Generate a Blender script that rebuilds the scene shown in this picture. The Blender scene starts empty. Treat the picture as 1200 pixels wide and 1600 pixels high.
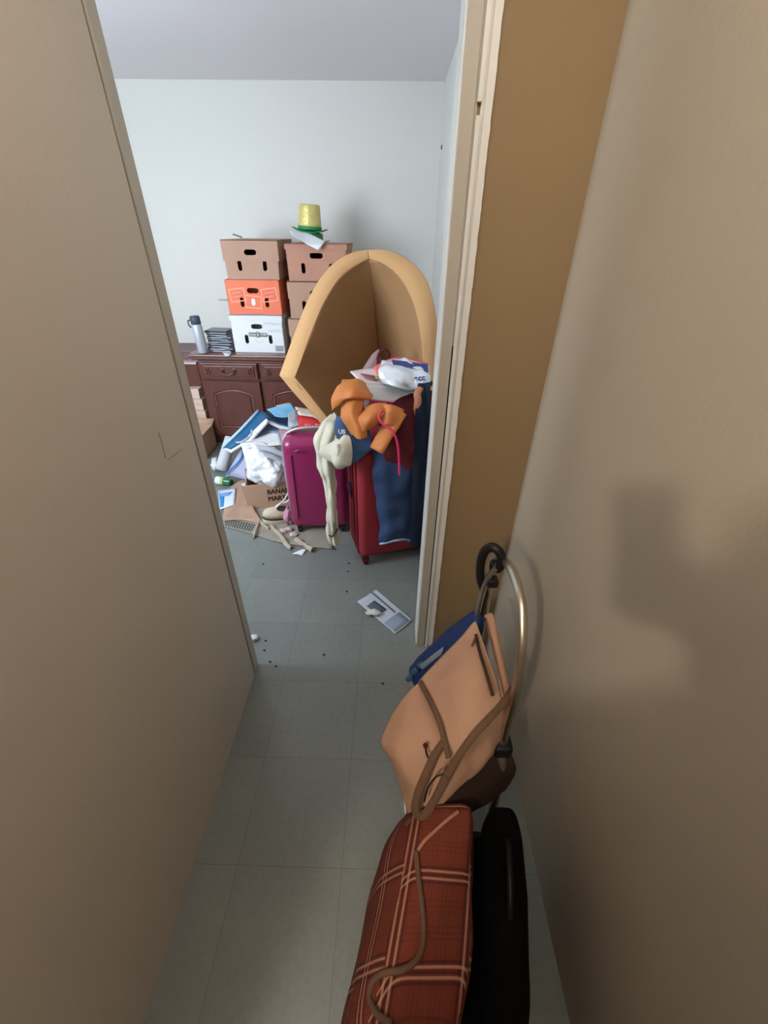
import bpy, bmesh, math, random
from mathutils import Vector, Matrix, noise
from mathutils.geometry import delaunay_2d_cdt
random.seed(7)
PI = math.pi
S = bpy.context.scene

# ------------------------------------------------------------------ camera
H = 1.55
FPX = 660.0
def _basis():
    dn = Vector((-12, -990, -660)).normalized()
    z = -dn
    y = Vector((18, 440, -660)); y = (y - y.dot(z) * z).normalized()
    x = y.cross(z)
    return Matrix((x, y, z))            # rows: world axes in camera space -> camera to world
R = _basis()
CAM = Vector((0, 0, H))
cd = bpy.data.cameras.new('camera')
cd.sensor_fit = 'VERTICAL'; cd.sensor_height = 36; cd.sensor_width = 27
cd.lens = FPX / 1600 * 36; cd.clip_start = 0.02
cam = bpy.data.objects.new('camera', cd)
S.collection.objects.link(cam)
cam.matrix_world = Matrix.Translation(CAM) @ R.to_4x4()
S.camera = cam

# ------------------------------------------------------------------ colour management, world
S.view_settings.view_transform = 'Standard'
S.view_settings.look = 'None'
S.view_settings.gamma = 1
S.view_settings.use_curve_mapping = False
S.view_settings.exposure = 0.0
W = bpy.data.worlds.new('world'); S.world = W; W.use_nodes = True
W.node_tree.nodes['Background'].inputs[0].default_value = (0.72, 0.85, 1.0, 1)
W.node_tree.nodes['Background'].inputs[1].default_value = 1.0

def light(name, kind, loc, energy, color, size=0.1, size_y=None, target=None, spread=None):
    l = bpy.data.lights.new(name, kind); l.energy = energy; l.color = color
    if kind == 'AREA':
        l.size = size
        if size_y: l.shape = 'RECTANGLE'; l.size_y = size_y
        if spread: l.spread = spread
    else: l.shadow_soft_size = size
    o = bpy.data.objects.new(name, l); S.collection.objects.link(o); o.location = loc
    if target is not None:
        o.rotation_euler = (Vector(target) - Vector(loc)).to_track_quat('-Z', 'Y').to_euler()
    return o
# daylight through the room's window (in the same wall as the doorway, further left)
light('window_daylight', 'AREA', (-1.95, 1.17, 1.45), 70, (0.80, 0.89, 1.0), 1.2, 1.1, (-1.1, 3.0, 1.15))
# warm hallway bulb behind the camera, to the left
light('hall_bulb', 'POINT', (-0.85, -1.25, 2.30), 90, (1.0, 0.86, 0.71), 0.05)
light('hall_fill_light', 'POINT', (0.05, -0.10, 2.31), 28, (1.0, 0.89, 0.78), 0.06)  # unseen fill light added to brighten the upper hall walls

# ------------------------------------------------------------------ helpers
def P(px, py, x=None, y=None, z=None):
    d = R @ Vector((px - 600, 800 - py, -FPX))
    if y is not None: t = y / d.y
    elif z is not None: t = (z - H) / d.z
    else: t = x / d.x
    return CAM + t * d
def lin(c):
    return tuple(((v / 255 / 12.92) if v / 255 <= 0.04045 else ((v / 255 + 0.055) / 1.055) ** 2.4) for v in c)
_m = {}
def mat(name, col, rough=0.7, metal=0.0, var=0.08, scale=6.0, bump=0.0, bscale=40.0, spec=0.3, stretch=(1, 1, 1), trans=0.0, alpha=1.0, sheen=0.0, coat=0.0):
    if name in _m: return _m[name]
    m = bpy.data.materials.new(name); m.use_nodes = True
    nt = m.node_tree; N = nt.nodes; L = nt.links; b = N['Principled BSDF']
    b.inputs['Roughness'].default_value = rough; b.inputs['Metallic'].default_value = metal
    b.inputs['Specular IOR Level'].default_value = spec
    b.inputs['Transmission Weight'].default_value = trans
    b.inputs['Alpha'].default_value = alpha
    b.inputs['Sheen Weight'].default_value = sheen
    b.inputs['Coat Weight'].default_value = coat
    tc = N.new('ShaderNodeTexCoord'); mp = N.new('ShaderNodeMapping'); mp.inputs['Scale'].default_value = stretch
    L.new(tc.outputs['Object'], mp.inputs[0])
    nz = N.new('ShaderNodeTexNoise'); nz.inputs['Scale'].default_value = scale; nz.inputs['Detail'].default_value = 4
    L.new(mp.outputs[0], nz.inputs[0])
    c = lin(col)
    mx = N.new('ShaderNodeMix'); mx.data_type = 'RGBA'
    mx.inputs[6].default_value = (*[max(0, v * (1 - var)) for v in c], 1)
    mx.inputs[7].default_value = (*[min(1, v * (1 + var)) for v in c], 1)
    L.new(nz.outputs[0], mx.inputs[0]); L.new(mx.outputs[2], b.inputs['Base Color'])
    if bump:
        n2 = N.new('ShaderNodeTexNoise'); n2.inputs['Scale'].default_value = bscale; n2.inputs['Detail'].default_value = 3
        L.new(mp.outputs[0], n2.inputs[0])
        bp = N.new('ShaderNodeBump'); bp.inputs['Strength'].default_value = bump; bp.inputs['Distance'].default_value = 0.01
        L.new(n2.outputs[0], bp.inputs['Height']); L.new(bp.outputs[0], b.inputs['Normal'])
    _m[name] = m
    return m
def wm(o):
    m = o.matrix_basis.copy()
    if o.parent: m = wm(o.parent) @ o.matrix_parent_inverse @ m
    return m
def setpar(o, parent):
    if parent is not None:
        o.parent = parent; o.matrix_parent_inverse = wm(parent).inverted()
def mo(name, bm, m, parent=None, smooth=False, origin=None):
    """bmesh in world coordinates -> ONE object, origin at its base centre"""
    me = bpy.data.meshes.new(name)
    bmesh.ops.recalc_face_normals(bm, faces=bm.faces)
    vs = [v.co for v in bm.verts]
    if origin is None:
        lo = Vector([min(v[i] for v in vs) for i in range(3)]); hi = Vector([max(v[i] for v in vs) for i in range(3)])
        origin = Vector(((lo.x + hi.x) / 2, (lo.y + hi.y) / 2, lo.z))
    origin = Vector(origin)
    bmesh.ops.translate(bm, verts=bm.verts, vec=-origin)
    bm.to_mesh(me); bm.free()
    if smooth:
        for p in me.polygons: p.use_smooth = True
    if m is not None: me.materials.append(m)
    o = bpy.data.objects.new(name, me); S.collection.objects.link(o); o.location = origin
    setpar(o, parent)
    return o
def bx(bm, c, s, M=None, bev=0.0, seg=2):
    r = bmesh.ops.create_cube(bm, size=1)
    vs = r['verts']
    bmesh.ops.scale(bm, verts=vs, vec=s); bmesh.ops.translate(bm, verts=vs, vec=c)
    if bev:
        es = list({e for v in vs for e in v.link_edges})
        rr = bmesh.ops.bevel(bm, geom=es, offset=bev, segments=seg, affect='EDGES', profile=0.5)
        vs = list({v for f in rr['faces'] for v in f.verts} | {v for v in vs if v.is_valid})
    if M is not None: bmesh.ops.transform(bm, matrix=M, verts=vs)
    return vs
def box(name, lo, hi, m, parent=None, bev=0.0, M=None, smooth=False):
    bm = bmesh.new(); lo = Vector(lo); hi = Vector(hi)
    bx(bm, (lo + hi) / 2, hi - lo, M, bev)
    return mo(name, bm, m, parent, smooth)
def crv(pts, n=8, closed=False):
    pts = [Vector(p) for p in pts]; out = []; k = len(pts)
    for i in range(k if closed else k - 1):
        if closed: p0, p1, p2, p3 = pts[i - 1], pts[i], pts[(i + 1) % k], pts[(i + 2) % k]
        else: p0, p1, p2, p3 = pts[max(i - 1, 0)], pts[i], pts[i + 1], pts[min(i + 2, k - 1)]
        for j in range(n):
            t = j / n
            out.append(0.5 * ((2 * p1) + (p2 - p0) * t + (2 * p0 - 5 * p1 + 4 * p2 - p3) * t * t + (3 * p1 - p0 - 3 * p2 + p3) * t ** 3))
    if not closed: out.append(pts[-1])
    return out
def tb(bm, pts, r, seg=10, flat=1.0, closed=False, cap=True):
    """tube along points; r number or list"""
    n = len(pts); rr = r if isinstance(r, (list, tuple)) else [r] * n
    if len(rr) != n: rr = [rr[0] + (rr[-1] - rr[0]) * i / (n - 1) for i in range(n)]
    rings = []; prev = None
    for i, p in enumerate(pts):
        a = pts[i - 1] if (i > 0 or closed) else pts[0]; b = pts[(i + 1) % n] if (i < n - 1 or closed) else pts[-1]
        t = (b - a).normalized()
        if prev is None:
            u = t.cross(Vector((0, 0, 1)))
            if u.length < 0.1: u = t.cross(Vector((1, 0, 0)))
        else: u = prev - t * prev.dot(t)
        u.normalize(); prev = u; w = t.cross(u)
        rings.append([bm.verts.new(p + (u * math.cos(2 * PI * k / seg) + w * flat * math.sin(2 * PI * k / seg)) * rr[i]) for k in range(seg)])
    for i in range(n if closed else n - 1):
        A, B = rings[i], rings[(i + 1) % n]
        for k in range(seg): bm.faces.new((A[k], A[(k + 1) % seg], B[(k + 1) % seg], B[k]))
    if cap and not closed:
        bm.faces.new(rings[0][::-1]); bm.faces.new(rings[-1])
def tube(name, pts, r, m, parent=None, n=6, seg=10, flat=1.0, closed=False):
    bm = bmesh.new(); tb(bm, crv(pts, n, closed), r, seg, flat, closed)
    return mo(name, bm, m, parent, True)
def lathe(name, prof, m, parent=None, M=None, seg=32, smooth=True):
    bm = bmesh.new(); rings = []
    for (r, z) in prof:
        rings.append([bm.verts.new((r * math.cos(2 * PI * k / seg), r * math.sin(2 * PI * k / seg), z)) for k in range(seg)])
    for A, B in zip(rings, rings[1:]):
        for k in range(seg): bm.faces.new((A[k], A[(k + 1) % seg], B[(k + 1) % seg], B[k]))
    bm.faces.new(rings[0][::-1]); bm.faces.new(rings[-1])
    if M is not None: bmesh.ops.transform(bm, matrix=M, verts=bm.verts)
    return mo(name, bm, m, parent, smooth)
def cr1(p0, p1, p2, p3, t):
    return 0.5 * ((2 * p1) + (p2 - p0) * t + (2 * p0 - 5 * p1 + 4 * p2 - p3) * t * t + (3 * p1 - p0 - 3 * p2 + p3) * t ** 3)
def tri(x): return abs((x % 2.0) - 1.0) * 2 - 1
def dirs_(seed, k):
    r = random.Random(seed * 13 + 5)
    return [(Vector((r.gauss(0, 1), r.gauss(0, 1), r.gauss(0, 1))).normalized(), r.uniform(0, 2), r.uniform(0.6, 1.5)) for _ in range(k)]
def fold(p, D, f):
    """sharp creases: a sum of triangle waves along random directions, bent by noise"""
    q = p + Vector((noise.noise(p * 6), noise.noise(p * 6 + Vector((5, 0, 0))), noise.noise(p * 6 + Vector((0, 7, 0))))) * 0.06
    return sum(tri(q.dot(d) * f * g + c) for d, c, g in D) / len(D)
def sheet(name, rows, m, parent=None, thick=0.002, n=6, wr=0.0, ws=8.0, smooth=True, seed=0, linear=False, crease=0.0):
    """surface through a grid of world points (rows of equal length), with real thickness and wrinkles"""
    rows = [[Vector(p) for p in r] for r in rows]
    if linear:
        f = lambda L: [L[i].lerp(L[i + 1], j / n) for i in range(len(L) - 1) for j in range(n)] + [L[-1]]
    else: f = lambda L: crv(L, n)
    g = [f(r) for r in rows]
    cols = [f([g[i][j] for i in range(len(g))]) for j in range(len(g[0]))]
    nu, nv = len(cols), len(cols[0])
    # normals
    pts = [[cols[i][j].copy() for j in range(nv)] for i in range(nu)]
    nor = [[None] * nv for _ in range(nu)]
    for i in range(nu):
        for j in range(nv):
            a = pts[min(i + 1, nu - 1)][j] - pts[max(i - 1, 0)][j]; b = pts[i][min(j + 1, nv - 1)] - pts[i][max(j - 1, 0)]
            q = a.cross(b); nor[i][j] = q.normalized() if q.length > 1e-12 else Vector((0, -1, 0))
    bm = bmesh.new(); uvl = bm.loops.layers.uv.new('UVMap')
    F = []; B = []; DD = dirs_(seed + len(name), 5)
    so = Vector((seed * 3.1, seed * 1.7, seed * 0.9))
    for i in range(nu):
        ra = []; rb = []
        for j in range(nv):
            p = pts[i][j]; d = 0
            if wr:
                d = wr * (noise.noise(p * ws + so) + 0.5 * noise.noise(p * ws * 2.3 + so))
                if crease: d += crease * 2.2 * fold(p, DD, ws * 1.6)
            q = p + nor[i][j] * d
            ra.append(bm.verts.new(q + nor[i][j] * thick / 2)); rb.append(bm.verts.new(q - nor[i][j] * thick / 2))
        F.append(ra); B.append(rb)
    def quad(vs, uv=None):
        try: fc = bm.faces.new(vs)
        except ValueError: return
        if uv:
            for lp, w in zip(fc.loops, uv): lp[uvl].uv = w
    U = lambda i, j: (i / (nu - 1), j / (nv - 1))
    for i in range(nu - 1):
        for j in range(nv - 1):
            uv = [U(i, j), U(i + 1, j), U(i + 1, j + 1), U(i, j + 1)]
            quad((F[i][j], F[i + 1][j], F[i + 1][j + 1], F[i][j + 1]), uv)
            quad((B[i][j], B[i][j + 1], B[i + 1][j + 1], B[i + 1][j]), [uv[0], uv[3], uv[2], uv[1]])
    for i in range(nu - 1):
        quad((F[i][0], B[i][0], B[i + 1][0], F[i + 1][0])); quad((F[i][-1], F[i + 1][-1], B[i + 1][-1], B[i][-1]))
    for j in range(nv - 1):
        quad((F[0][j], F[0][j + 1], B[0][j + 1], B[0][j])); quad((F[-1][j], B[-1][j], B[-1][j + 1], F[-1][j + 1]))
    return mo(name, bm, m, parent, smooth)
def pan(bm, outline, holes, M, th):
    """flat panel with holes (2D outline), extruded th along local z, placed with matrix M"""
    co = []; edges = []
    for loop in [outline] + holes:
        s = len(co); co += [Vector(p) for p in loop]
        edges += [(s + i, s + (i + 1) % len(loop)) for i in range(len(loop))]
    v2, _, tris, *_ = delaunay_2d_cdt(co, edges, [], 1 if not holes else 0, 1e-6)
    def inside(p, L):
        c = False
        for i in range(len(L)):
            a, b = L[i], L[i - 1]
            if (a[1] > p.y) != (b[1] > p.y) and p.x < (b[0] - a[0]) * (p.y - a[1]) / (b[1] - a[1]) + a[0]: c = not c
        return c
    a = [bm.verts.new(M @ Vector((p.x, p.y, 0))) for p in v2]; b = [bm.verts.new(M @ Vector((p.x, p.y, th))) for p in v2]
    cnt = {}
    for t in tris:
        c = sum((v2[i] for i in t), Vector((0, 0))) / len(t)
        if not inside(c, outline) or any(inside(c, h) for h in holes): continue
        bm.faces.new([a[i] for i in t]); bm.faces.new([b[i] for i in t][::-1])
        for i in range(len(t)):
            e = tuple(sorted((t[i], t[(i + 1) % len(t)]))); cnt[e] = cnt.get(e, 0) + 1
    for (i, j), k in cnt.items():
        if k == 1: bm.faces.new((a[i], a[j], b[j], b[i]))
def capsule(cx, cy, w, h, n=6):
    r = min(w, h) / 2; out = []
    if w >= h:
        for k in range(n + 1): t = -PI / 2 + PI * k / n; out.append((cx + w / 2 - r + r * math.cos(t), cy + r * math.sin(t)))
        for k in range(n + 1): t = PI / 2 + PI * k / n; out.append((cx - w / 2 + r + r * math.cos(t), cy + r * math.sin(t)))
    else:
        for k in range(n + 1): t = PI * k / n; out.append((cx + r * math.cos(t), cy + h / 2 - r + r * math.sin(t)))
        for k in range(n + 1): t = PI + PI * k / n; out.append((cx + r * math.cos(t), cy - h / 2 + r + r * math.sin(t)))
    return out
def rect(x0, y0, x1, y1): return [(x0, y0), (x1, y0), (x1, y1), (x0, y1)]
def plane_m(o, x, up):
    """matrix with local x along x, local y along up, local z = x cross up (outward)"""
    x = Vector(x).normalized(); up = Vector(up); up = (up - up.dot(x) * x).normalized(); z = x.cross(up)
    return Matrix(((x.x, up.x, z.x, o[0]), (x.y, up.y, z.y, o[1]), (x.z, up.z, z.z, o[2]), (0, 0, 0, 1)))
def text(name, s, size, M, m, parent=None, ext=0.0006, bold=0.0, sx=1.0, rep=0.0):
    c = bpy.data.curves.new('t', 'FONT'); c.body = s; c.size = size; c.extrude = ext; c.offset = bold
    c.align_x = 'CENTER'; c.align_y = 'CENTER'
    o = bpy.data.objects.new('t', c); S.collection.objects.link(o)
    dg = bpy.context.evaluated_depsgraph_get(); dg.update()
    me = bpy.data.meshes.new_from_object(o.evaluated_get(dg))
    bpy.data.objects.remove(o)
    bm = bmesh.new(); bm.from_mesh(me); bpy.data.meshes.remove(me)
    if rep:                                   # heavier strokes: the same letters, shifted by a hair
        g0 = bm.faces[:] + bm.verts[:] + bm.edges[:]
        for k in (1, 2):
            r = bmesh.ops.duplicate(bm, geom=g0); bmesh.ops.translate(bm, verts=[v for v in r['geom'] if isinstance(v, bmesh.types.BMVert)], vec=(rep * k, rep * 0.3 * (k - 1), 0.0001 * k))
    bmesh.ops.transform(bm, matrix=M @ Matrix.Diagonal((sx, 1, 1, 1)), verts=bm.verts)
    return mo(name, bm, m, parent)
def thing(name, label, cat, loc=(0, 0, 0), rotz=0, group=None):
    o = bpy.data.objects.new(name, None); S.collection.objects.link(o)
    o.location = loc; o.rotation_euler = (0, 0, rotz); o.empty_display_size = 0.1
    return tag(o, label, cat, group)
def tag(o, label, cat, group=None, kind=None):
    o['label'] = label; o['category'] = cat
    if group: o['group'] = group
    if kind: o['kind'] = kind
    return o
def struct(o): o['kind'] = 'structure'; return o
def dup(root, loc, rotz=None, label=None):
    r = root.copy(); S.collection.objects.link(r); r.location = loc
    if rotz is not None: r.rotation_euler = (0, 0, rotz)
    if label: r['label'] = label
    for ch in list(root.children):
        c = ch.copy(); S.collection.objects.link(c); c.parent = r
        for g in ch.children:
            d = g.copy(); S.collection.objects.link(d); d.parent = c
    return r

# ------------------------------------------------------------------ materials
def wall_mat(name, col, var=0.05, stain=None):
    m = mat(name, col, rough=0.55, var=var, scale=1.3, bump=0.06, bscale=90, spec=0.25)
    return m
M_room = wall_mat('room_wall_paint', (226, 226, 220))
M_ceil = wall_mat('ceiling_paint', (234, 230, 233))
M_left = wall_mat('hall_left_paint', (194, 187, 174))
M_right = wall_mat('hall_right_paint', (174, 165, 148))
M_back = wall_mat('hall_back_dark_absorber', (84, 66, 50))  # unseen walls coloured dark to cut the light bounced into the hall
M_end = wall_mat('end_wall_tan', (134, 114, 84), var=0.06)  # darker, yellower base colour than the hall's side walls
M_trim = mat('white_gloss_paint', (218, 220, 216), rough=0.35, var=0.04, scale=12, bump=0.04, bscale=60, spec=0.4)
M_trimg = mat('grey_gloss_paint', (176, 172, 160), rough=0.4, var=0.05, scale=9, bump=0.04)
M_groove = mat('dark_gap', (30, 27, 24), rough=0.9)
M_card = mat('brown_cardboard', (186, 152, 128), rough=0.85, var=0.08, scale=5, bump=0.05)
M_carddk = mat('aged_cardboard', (182, 146, 126), rough=0.85, var=0.1, scale=4, bump=0.05)
M_bigcard = mat('tan_cardboard', (170, 132, 92), rough=0.8, var=0.05, scale=3, bump=0.04, stretch=(1, 1, 3))
M_rim = mat('tan_cardboard_flap', (204, 161, 113), rough=0.8, var=0.04, scale=4)
M_orange = mat('orange_printed_card', (232, 122, 88), rough=0.6, var=0.05)
M_peach = mat('peach_print', (246, 176, 146), rough=0.6)
M_pink = mat('pale_pink_print', (244, 160, 150), rough=0.6)
M_white = mat('white_card', (224, 228, 230), rough=0.6, var=0.03)
M_paper = mat('white_paper', (228, 232, 238), rough=0.7, var=0.03)
M_paper2 = mat('grey_paper', (176, 182, 192), rough=0.7, var=0.05)
M_ink = mat('grey_ink', (88, 96, 104), rough=0.8)
M_inkdk = mat('brown_ink', (62, 42, 34), rough=0.8)
M_blue = mat('blue_print', (52, 132, 196), rough=0.4, var=0.15, scale=14)
M_bluedk = mat('dark_blue_print', (40, 66, 140), rough=0.5)
M_teal = mat('teal_glossy_cover', (24, 88, 130), rough=0.3, var=0.2, scale=10)
M_red = mat('red_printed_card', (196, 40, 50), rough=0.5, var=0.08)
M_wood = mat('dark_mahogany', (96, 56, 47), rough=0.35, var=0.3, scale=6, stretch=(6, 6, 0.6), spec=0.45, coat=0.15)
M_woodh = mat('dark_mahogany_top', (104, 64, 54), rough=0.3, var=0.3, scale=6, stretch=(0.6, 6, 6), spec=0.5, coat=0.25)
M_brass = mat('aged_brass', (104, 80, 70), rough=0.35, metal=0.8)
M_black = mat('black_plastic', (22, 20, 20), rough=0.45)
M_blackf = mat('black_fabric', (8, 7, 7), rough=0.95, spec=0.1, bump=0.2, bscale=200)
M_chrome = mat('worn_chrome', (206, 198, 182), rough=0.33, metal=1.0, var=0.1, scale=20)
M_tan = mat('tan_canvas', (172, 136, 112), rough=0.85, var=0.12, scale=9, bump=0.12, bscale=300)
M_strap = mat('brown_webbing', (96, 72, 54), rough=0.85, bump=0.2, bscale=300)
M_navy = mat('navy_nylon', (24, 46, 96), rough=0.6, var=0.2)
M_magenta = mat('magenta_shell', (140, 34, 86), rough=0.3, var=0.05, spec=0.5, coat=0.2)
M_silver = mat('silver_trim', (186, 180, 184), rough=0.35, metal=0.5)
M_redcase = mat('crimson_fabric', (150, 46, 56), rough=0.6, var=0.1, bump=0.1, bscale=250)
M_maroon = mat('maroon_fabric', (84, 20, 30), rough=0.8, var=0.1, bump=0.1, bscale=200)
M_orfab = mat('orange_leather', (204, 126, 66), rough=0.55, var=0.12, scale=12, bump=0.1, bscale=120)
M_denim = mat('blue_denim', (46, 66, 100), rough=0.9, var=0.25, scale=14, bump=0.15, bscale=400)
M_denimdk = mat('dark_denim', (22, 34, 52), rough=0.9, var=0.2, bump=0.15, bscale=400)
M_cream = mat('cream_cotton', (206, 204, 184), rough=0.85, var=0.06, bump=0.1, bscale=200)
M_pinkcord = mat('hot_pink_cord', (236, 56, 112), rough=0.5)
M_plastic = mat('white_plastic_film', (222, 230, 240), rough=0.18, var=0.05, spec=0.6, coat=0.4)
M_bag = mat('white_carrier_bag', (228, 230, 234), rough=0.3, var=0.04, spec=0.5, coat=0.2)
M_green = mat('green_glass', (18, 116, 66), rough=0.25, spec=0.6, var=0.2)
M_gold = mat('gold_lame', (220, 204, 130), rough=0.4, metal=0.3, var=0.25, scale=25, bump=0.4, bscale=70)
M_greenf = mat('green_satin', (46, 140, 84), rough=0.45, var=0.15)
M_kraft = mat('brown_kraft_paper', (172, 142, 120), rough=0.85, var=0.12, scale=10, bump=0.15, bscale=40)
M_rag = mat('dirty_beige_cloth', (176, 164, 146), rough=0.9, var=0.2, scale=30, bump=0.3, bscale=120)
M_rug = mat('grey_beige_mat', (150, 146, 136), rough=0.95, var=0.15, scale=20, bump=0.3, bscale=200)
M_coral = mat('coral_folder', (240, 112, 108), rough=0.6)
M_shoe = mat('cream_shoe', (204, 190, 166), rough=0.7, var=0.1)
M_glass = mat('window_glass', (235, 245, 250), rough=0.02, trans=1.0, var=0)

# floor: square vinyl tiles with worn joints
def floor_mat():
    m = bpy.data.materials.new('grey_vinyl_tiles'); m.use_nodes = True
    nt = m.node_tree; N = nt.nodes; L = nt.links; b = N['Principled BSDF']
    b.inputs['Roughness'].default_value = 0.3; b.inputs['Specular IOR Level'].default_value = 0.7
    tc = N.new('ShaderNodeTexCoord'); mp = N.new('ShaderNodeMapping'); L.new(tc.outputs['Object'], mp.inputs[0])
    mp.inputs['Location'].default_value = (0.187 + 3.048, -1.26 + 3.048, 0)
    br = N.new('ShaderNodeTexBrick'); br.offset = 0; br.inputs['Scale'].default_value = 1
    br.inputs['Brick Width'].default_value = 0.3048; br.inputs['Row Height'].default_value = 0.3048
    br.inputs['Mortar Size'].default_value = 0.0012; br.inputs['Mortar Smooth'].default_value = 0.3
    br.inputs['Color1'].default_value = (*lin((124, 130, 126)), 1); br.inputs['Color2'].default_value = (*lin((118, 125, 122)), 1)
    br.inputs['Mortar'].default_value = (*lin((100, 104, 100)), 1)
    L.new(mp.outputs[0], br.inputs[0])
    nz = N.new('ShaderNodeTexNoise'); nz.inputs['Scale'].default_value = 5; nz.inputs['Detail'].default_value = 6; L.new(tc.outputs['Object'], nz.inputs[0])
    n2 = N.new('ShaderNodeTexNoise'); n2.inputs['Scale'].default_value = 60; n2.inputs['Detail'].default_value = 3; L.new(tc.outputs['Object'], n2.inputs[0])
    ad = N.new('ShaderNodeMath'); ad.operation = 'ADD'; L.new(nz.outputs[0], ad.inputs[0]); L.new(n2.outputs[0], ad.inputs[1])
    mr = N.new('ShaderNodeMapRange'); mr.inputs[1].default_value = 0.6; mr.inputs[2].default_value = 1.4; mr.inputs[3].default_value = 0.86; mr.inputs[4].default_value = 1.1
    L.new(ad.outputs[0], mr.inputs[0])
    mx = N.new('ShaderNodeMix'); mx.data_type = 'RGBA'; mx.blend_type = 'MULTIPLY'; mx.inputs[0].default_value = 1
    L.new(br.outputs[0], mx.inputs[6]); L.new(mr.outputs[0], mx.inputs[7]); L.new(mx.outputs[2], b.inputs['Base Color'])
    bp = N.new('ShaderNodeBump'); bp.inputs['Strength'].default_value = 0.08; bp.inputs['Distance'].default_value = 0.005
    L.new(nz.outputs[0], bp.inputs['Height']); L.new(bp.outputs[0], b.inputs['Normal'])
    return m
M_floor = floor_mat()

# ------------------------------------------------------------------ the setting
X_R, X_L, Y_E, Y_B, CEIL = 0.45, -0.55, 1.26, 4.13, 2.42
RL = -2.9            # room's left wall
struct(box('floor', (RL - 0.1, -2.2, -0.05), (0.7, Y_B + 0.1, 0), M_floor))
struct(box('ceiling', (RL - 0.1, -2.2, CEIL), (0.7, Y_B + 0.1, CEIL + 0.05), M_ceil))
struct(box('wall_back', (RL - 0.1, Y_B, 0), (0.6, Y_B + 0.08, CEIL), M_room))
struct(box('wall_room_right', (0.322, Y_E + 0.1, 0), (0.44, Y_B, CEIL), M_room))
struct(box('wall_room_left', (RL - 0.1, 1.0, 0), (RL, Y_B, CEIL), M_room))
# wall dividing hall and room, left of the doorway, with the window
bm = bmesh.new()
for lo, hi in (((RL, 1.0, 0), (-2.6, 1.08, CEIL)), ((-1.3, 1.0, 0), (X_L - 0.10, 1.08, CEIL)), ((-2.6, 1.0, 0), (-1.3, 1.08, 0.85)), ((-2.6, 1.0, 2.05), (-1.3, 1.08, CEIL))):
    bx(bm, (Vector(lo) + Vector(hi)) / 2, Vector(hi) - Vector(lo))
struct(mo('wall_room_front', bm, M_room))
bm = bmesh.new()
pan(bm, rect(-2.6, 0.85, -1.3, 2.05), [rect(-2.55, 0.9, -1.98, 2.0), rect(-1.92, 0.9, -1.35, 2.0)], plane_m((0, 1.05, 0), (1, 0, 0), (0, 0, 1)), 0.03)
wf = struct(mo('window_1', bm, M_trim))
box('pane', (-2.56, 1.030, 0.89), (-1.34, 1.036, 2.01), M_glass, wf)
struct(box('wall_hall_left', (X_L - 0.10, -0.51, 0), (X_L, 1.082, CEIL), M_left))
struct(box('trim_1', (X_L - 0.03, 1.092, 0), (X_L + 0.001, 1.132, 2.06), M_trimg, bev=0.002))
struct(box('trim_2', (X_L - 0.10, 1.078, 0), (X_L - 0.004, 1.10, 2.06), M_groove))
struct(box('wall_above_door', (X_L - 0.1, 1.082, 2.06), (0.7, Y_E + 0.1, CEIL), M_room))
struct(box('wall_hall_right', (X_R, -2.2, 0), (X_R + 0.1, Y_E + 0.1, CEIL), M_right))
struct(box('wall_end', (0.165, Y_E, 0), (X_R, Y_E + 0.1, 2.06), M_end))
# hall behind the camera
struct(box('wall_hall_back', (-1.7, -2.2, 0), (X_R, -2.1, CEIL), M_back))
struct(box('wall_hall_far_left', (-1.7, -2.1, 0), (-1.6, -0.51, CEIL), M_back))
struct(box('wall_hall_return', (-1.6, -0.51, 0), (X_L - 0.1, -0.43, CEIL), M_back))
# door frame on the right
bm = bmesh.new()
bx(bm, (0.148, Y_E + 0.05, 1.03), (0.036, 0.10, 2.06), bev=0.003)
dj = struct(mo('trim_3', bm, M_trim))
bm = bmesh.new()
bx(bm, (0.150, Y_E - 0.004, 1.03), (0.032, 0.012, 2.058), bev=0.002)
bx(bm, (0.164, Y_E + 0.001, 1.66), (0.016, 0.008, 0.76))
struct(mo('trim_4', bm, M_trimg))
bm = bmesh.new()
z0 = 0.0
def ragged(bm, x0, x1, y0, y1, zs, amp):
    """moulding with a chipped paint edge"""
    L = []
    for i, z in enumerate(zs):
        j = amp * (noise.noise(Vector((z * 35, x0 * 50, 0))) + 0.6 * noise.noise(Vector((z * 110, x0 * 50, 3))))
        L.append([bm.verts.new((x0, y1, z)), bm.verts.new((x0, y0, z)), bm.verts.new((x1 + j, y0, z)), bm.verts.new((x1 + j, y1, z))])
    for a, b in zip(L, L[1:]):
        for k in range(4): bm.faces.new((a[k], a[(k + 1) % 4], b[(k + 1) % 4], b[k]))
    bm.faces.new(L[0]); bm.faces.new(L[-1][::-1])
zs = [i * 2.06 / 200 for i in range(201)]
zn = P(747, 172, y=Y_E).z
ragged(bm, 0.1700, 0.1795, Y_E - 0.016, Y_E + 0.001, [zn - 0.011 - i * (zn - 0.011) / 150 for i in range(151)][::-1], 0.0005)
ragged(bm, 0.1700, 0.1795, Y_E - 0.016, Y_E + 0.001, [zn + 0.011 + i * (2.05 - zn) / 40 for i in range(41)], 0.0005)
ragged(bm, 0.1795, 0.1865, Y_E - 0.004, Y_E + 0.001, zs, 0.0)
ragged(bm, 0.1865, 0.2035, Y_E - 0.012, Y_E + 0.001, zs, 0.0016)
struct(mo('trim_5', bm, M_trim))
struct(box('trim_6', (0.1645, Y_E - 0.004, 0), (0.1705, Y_E + 0.002, 1.28), M_groove))
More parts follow.
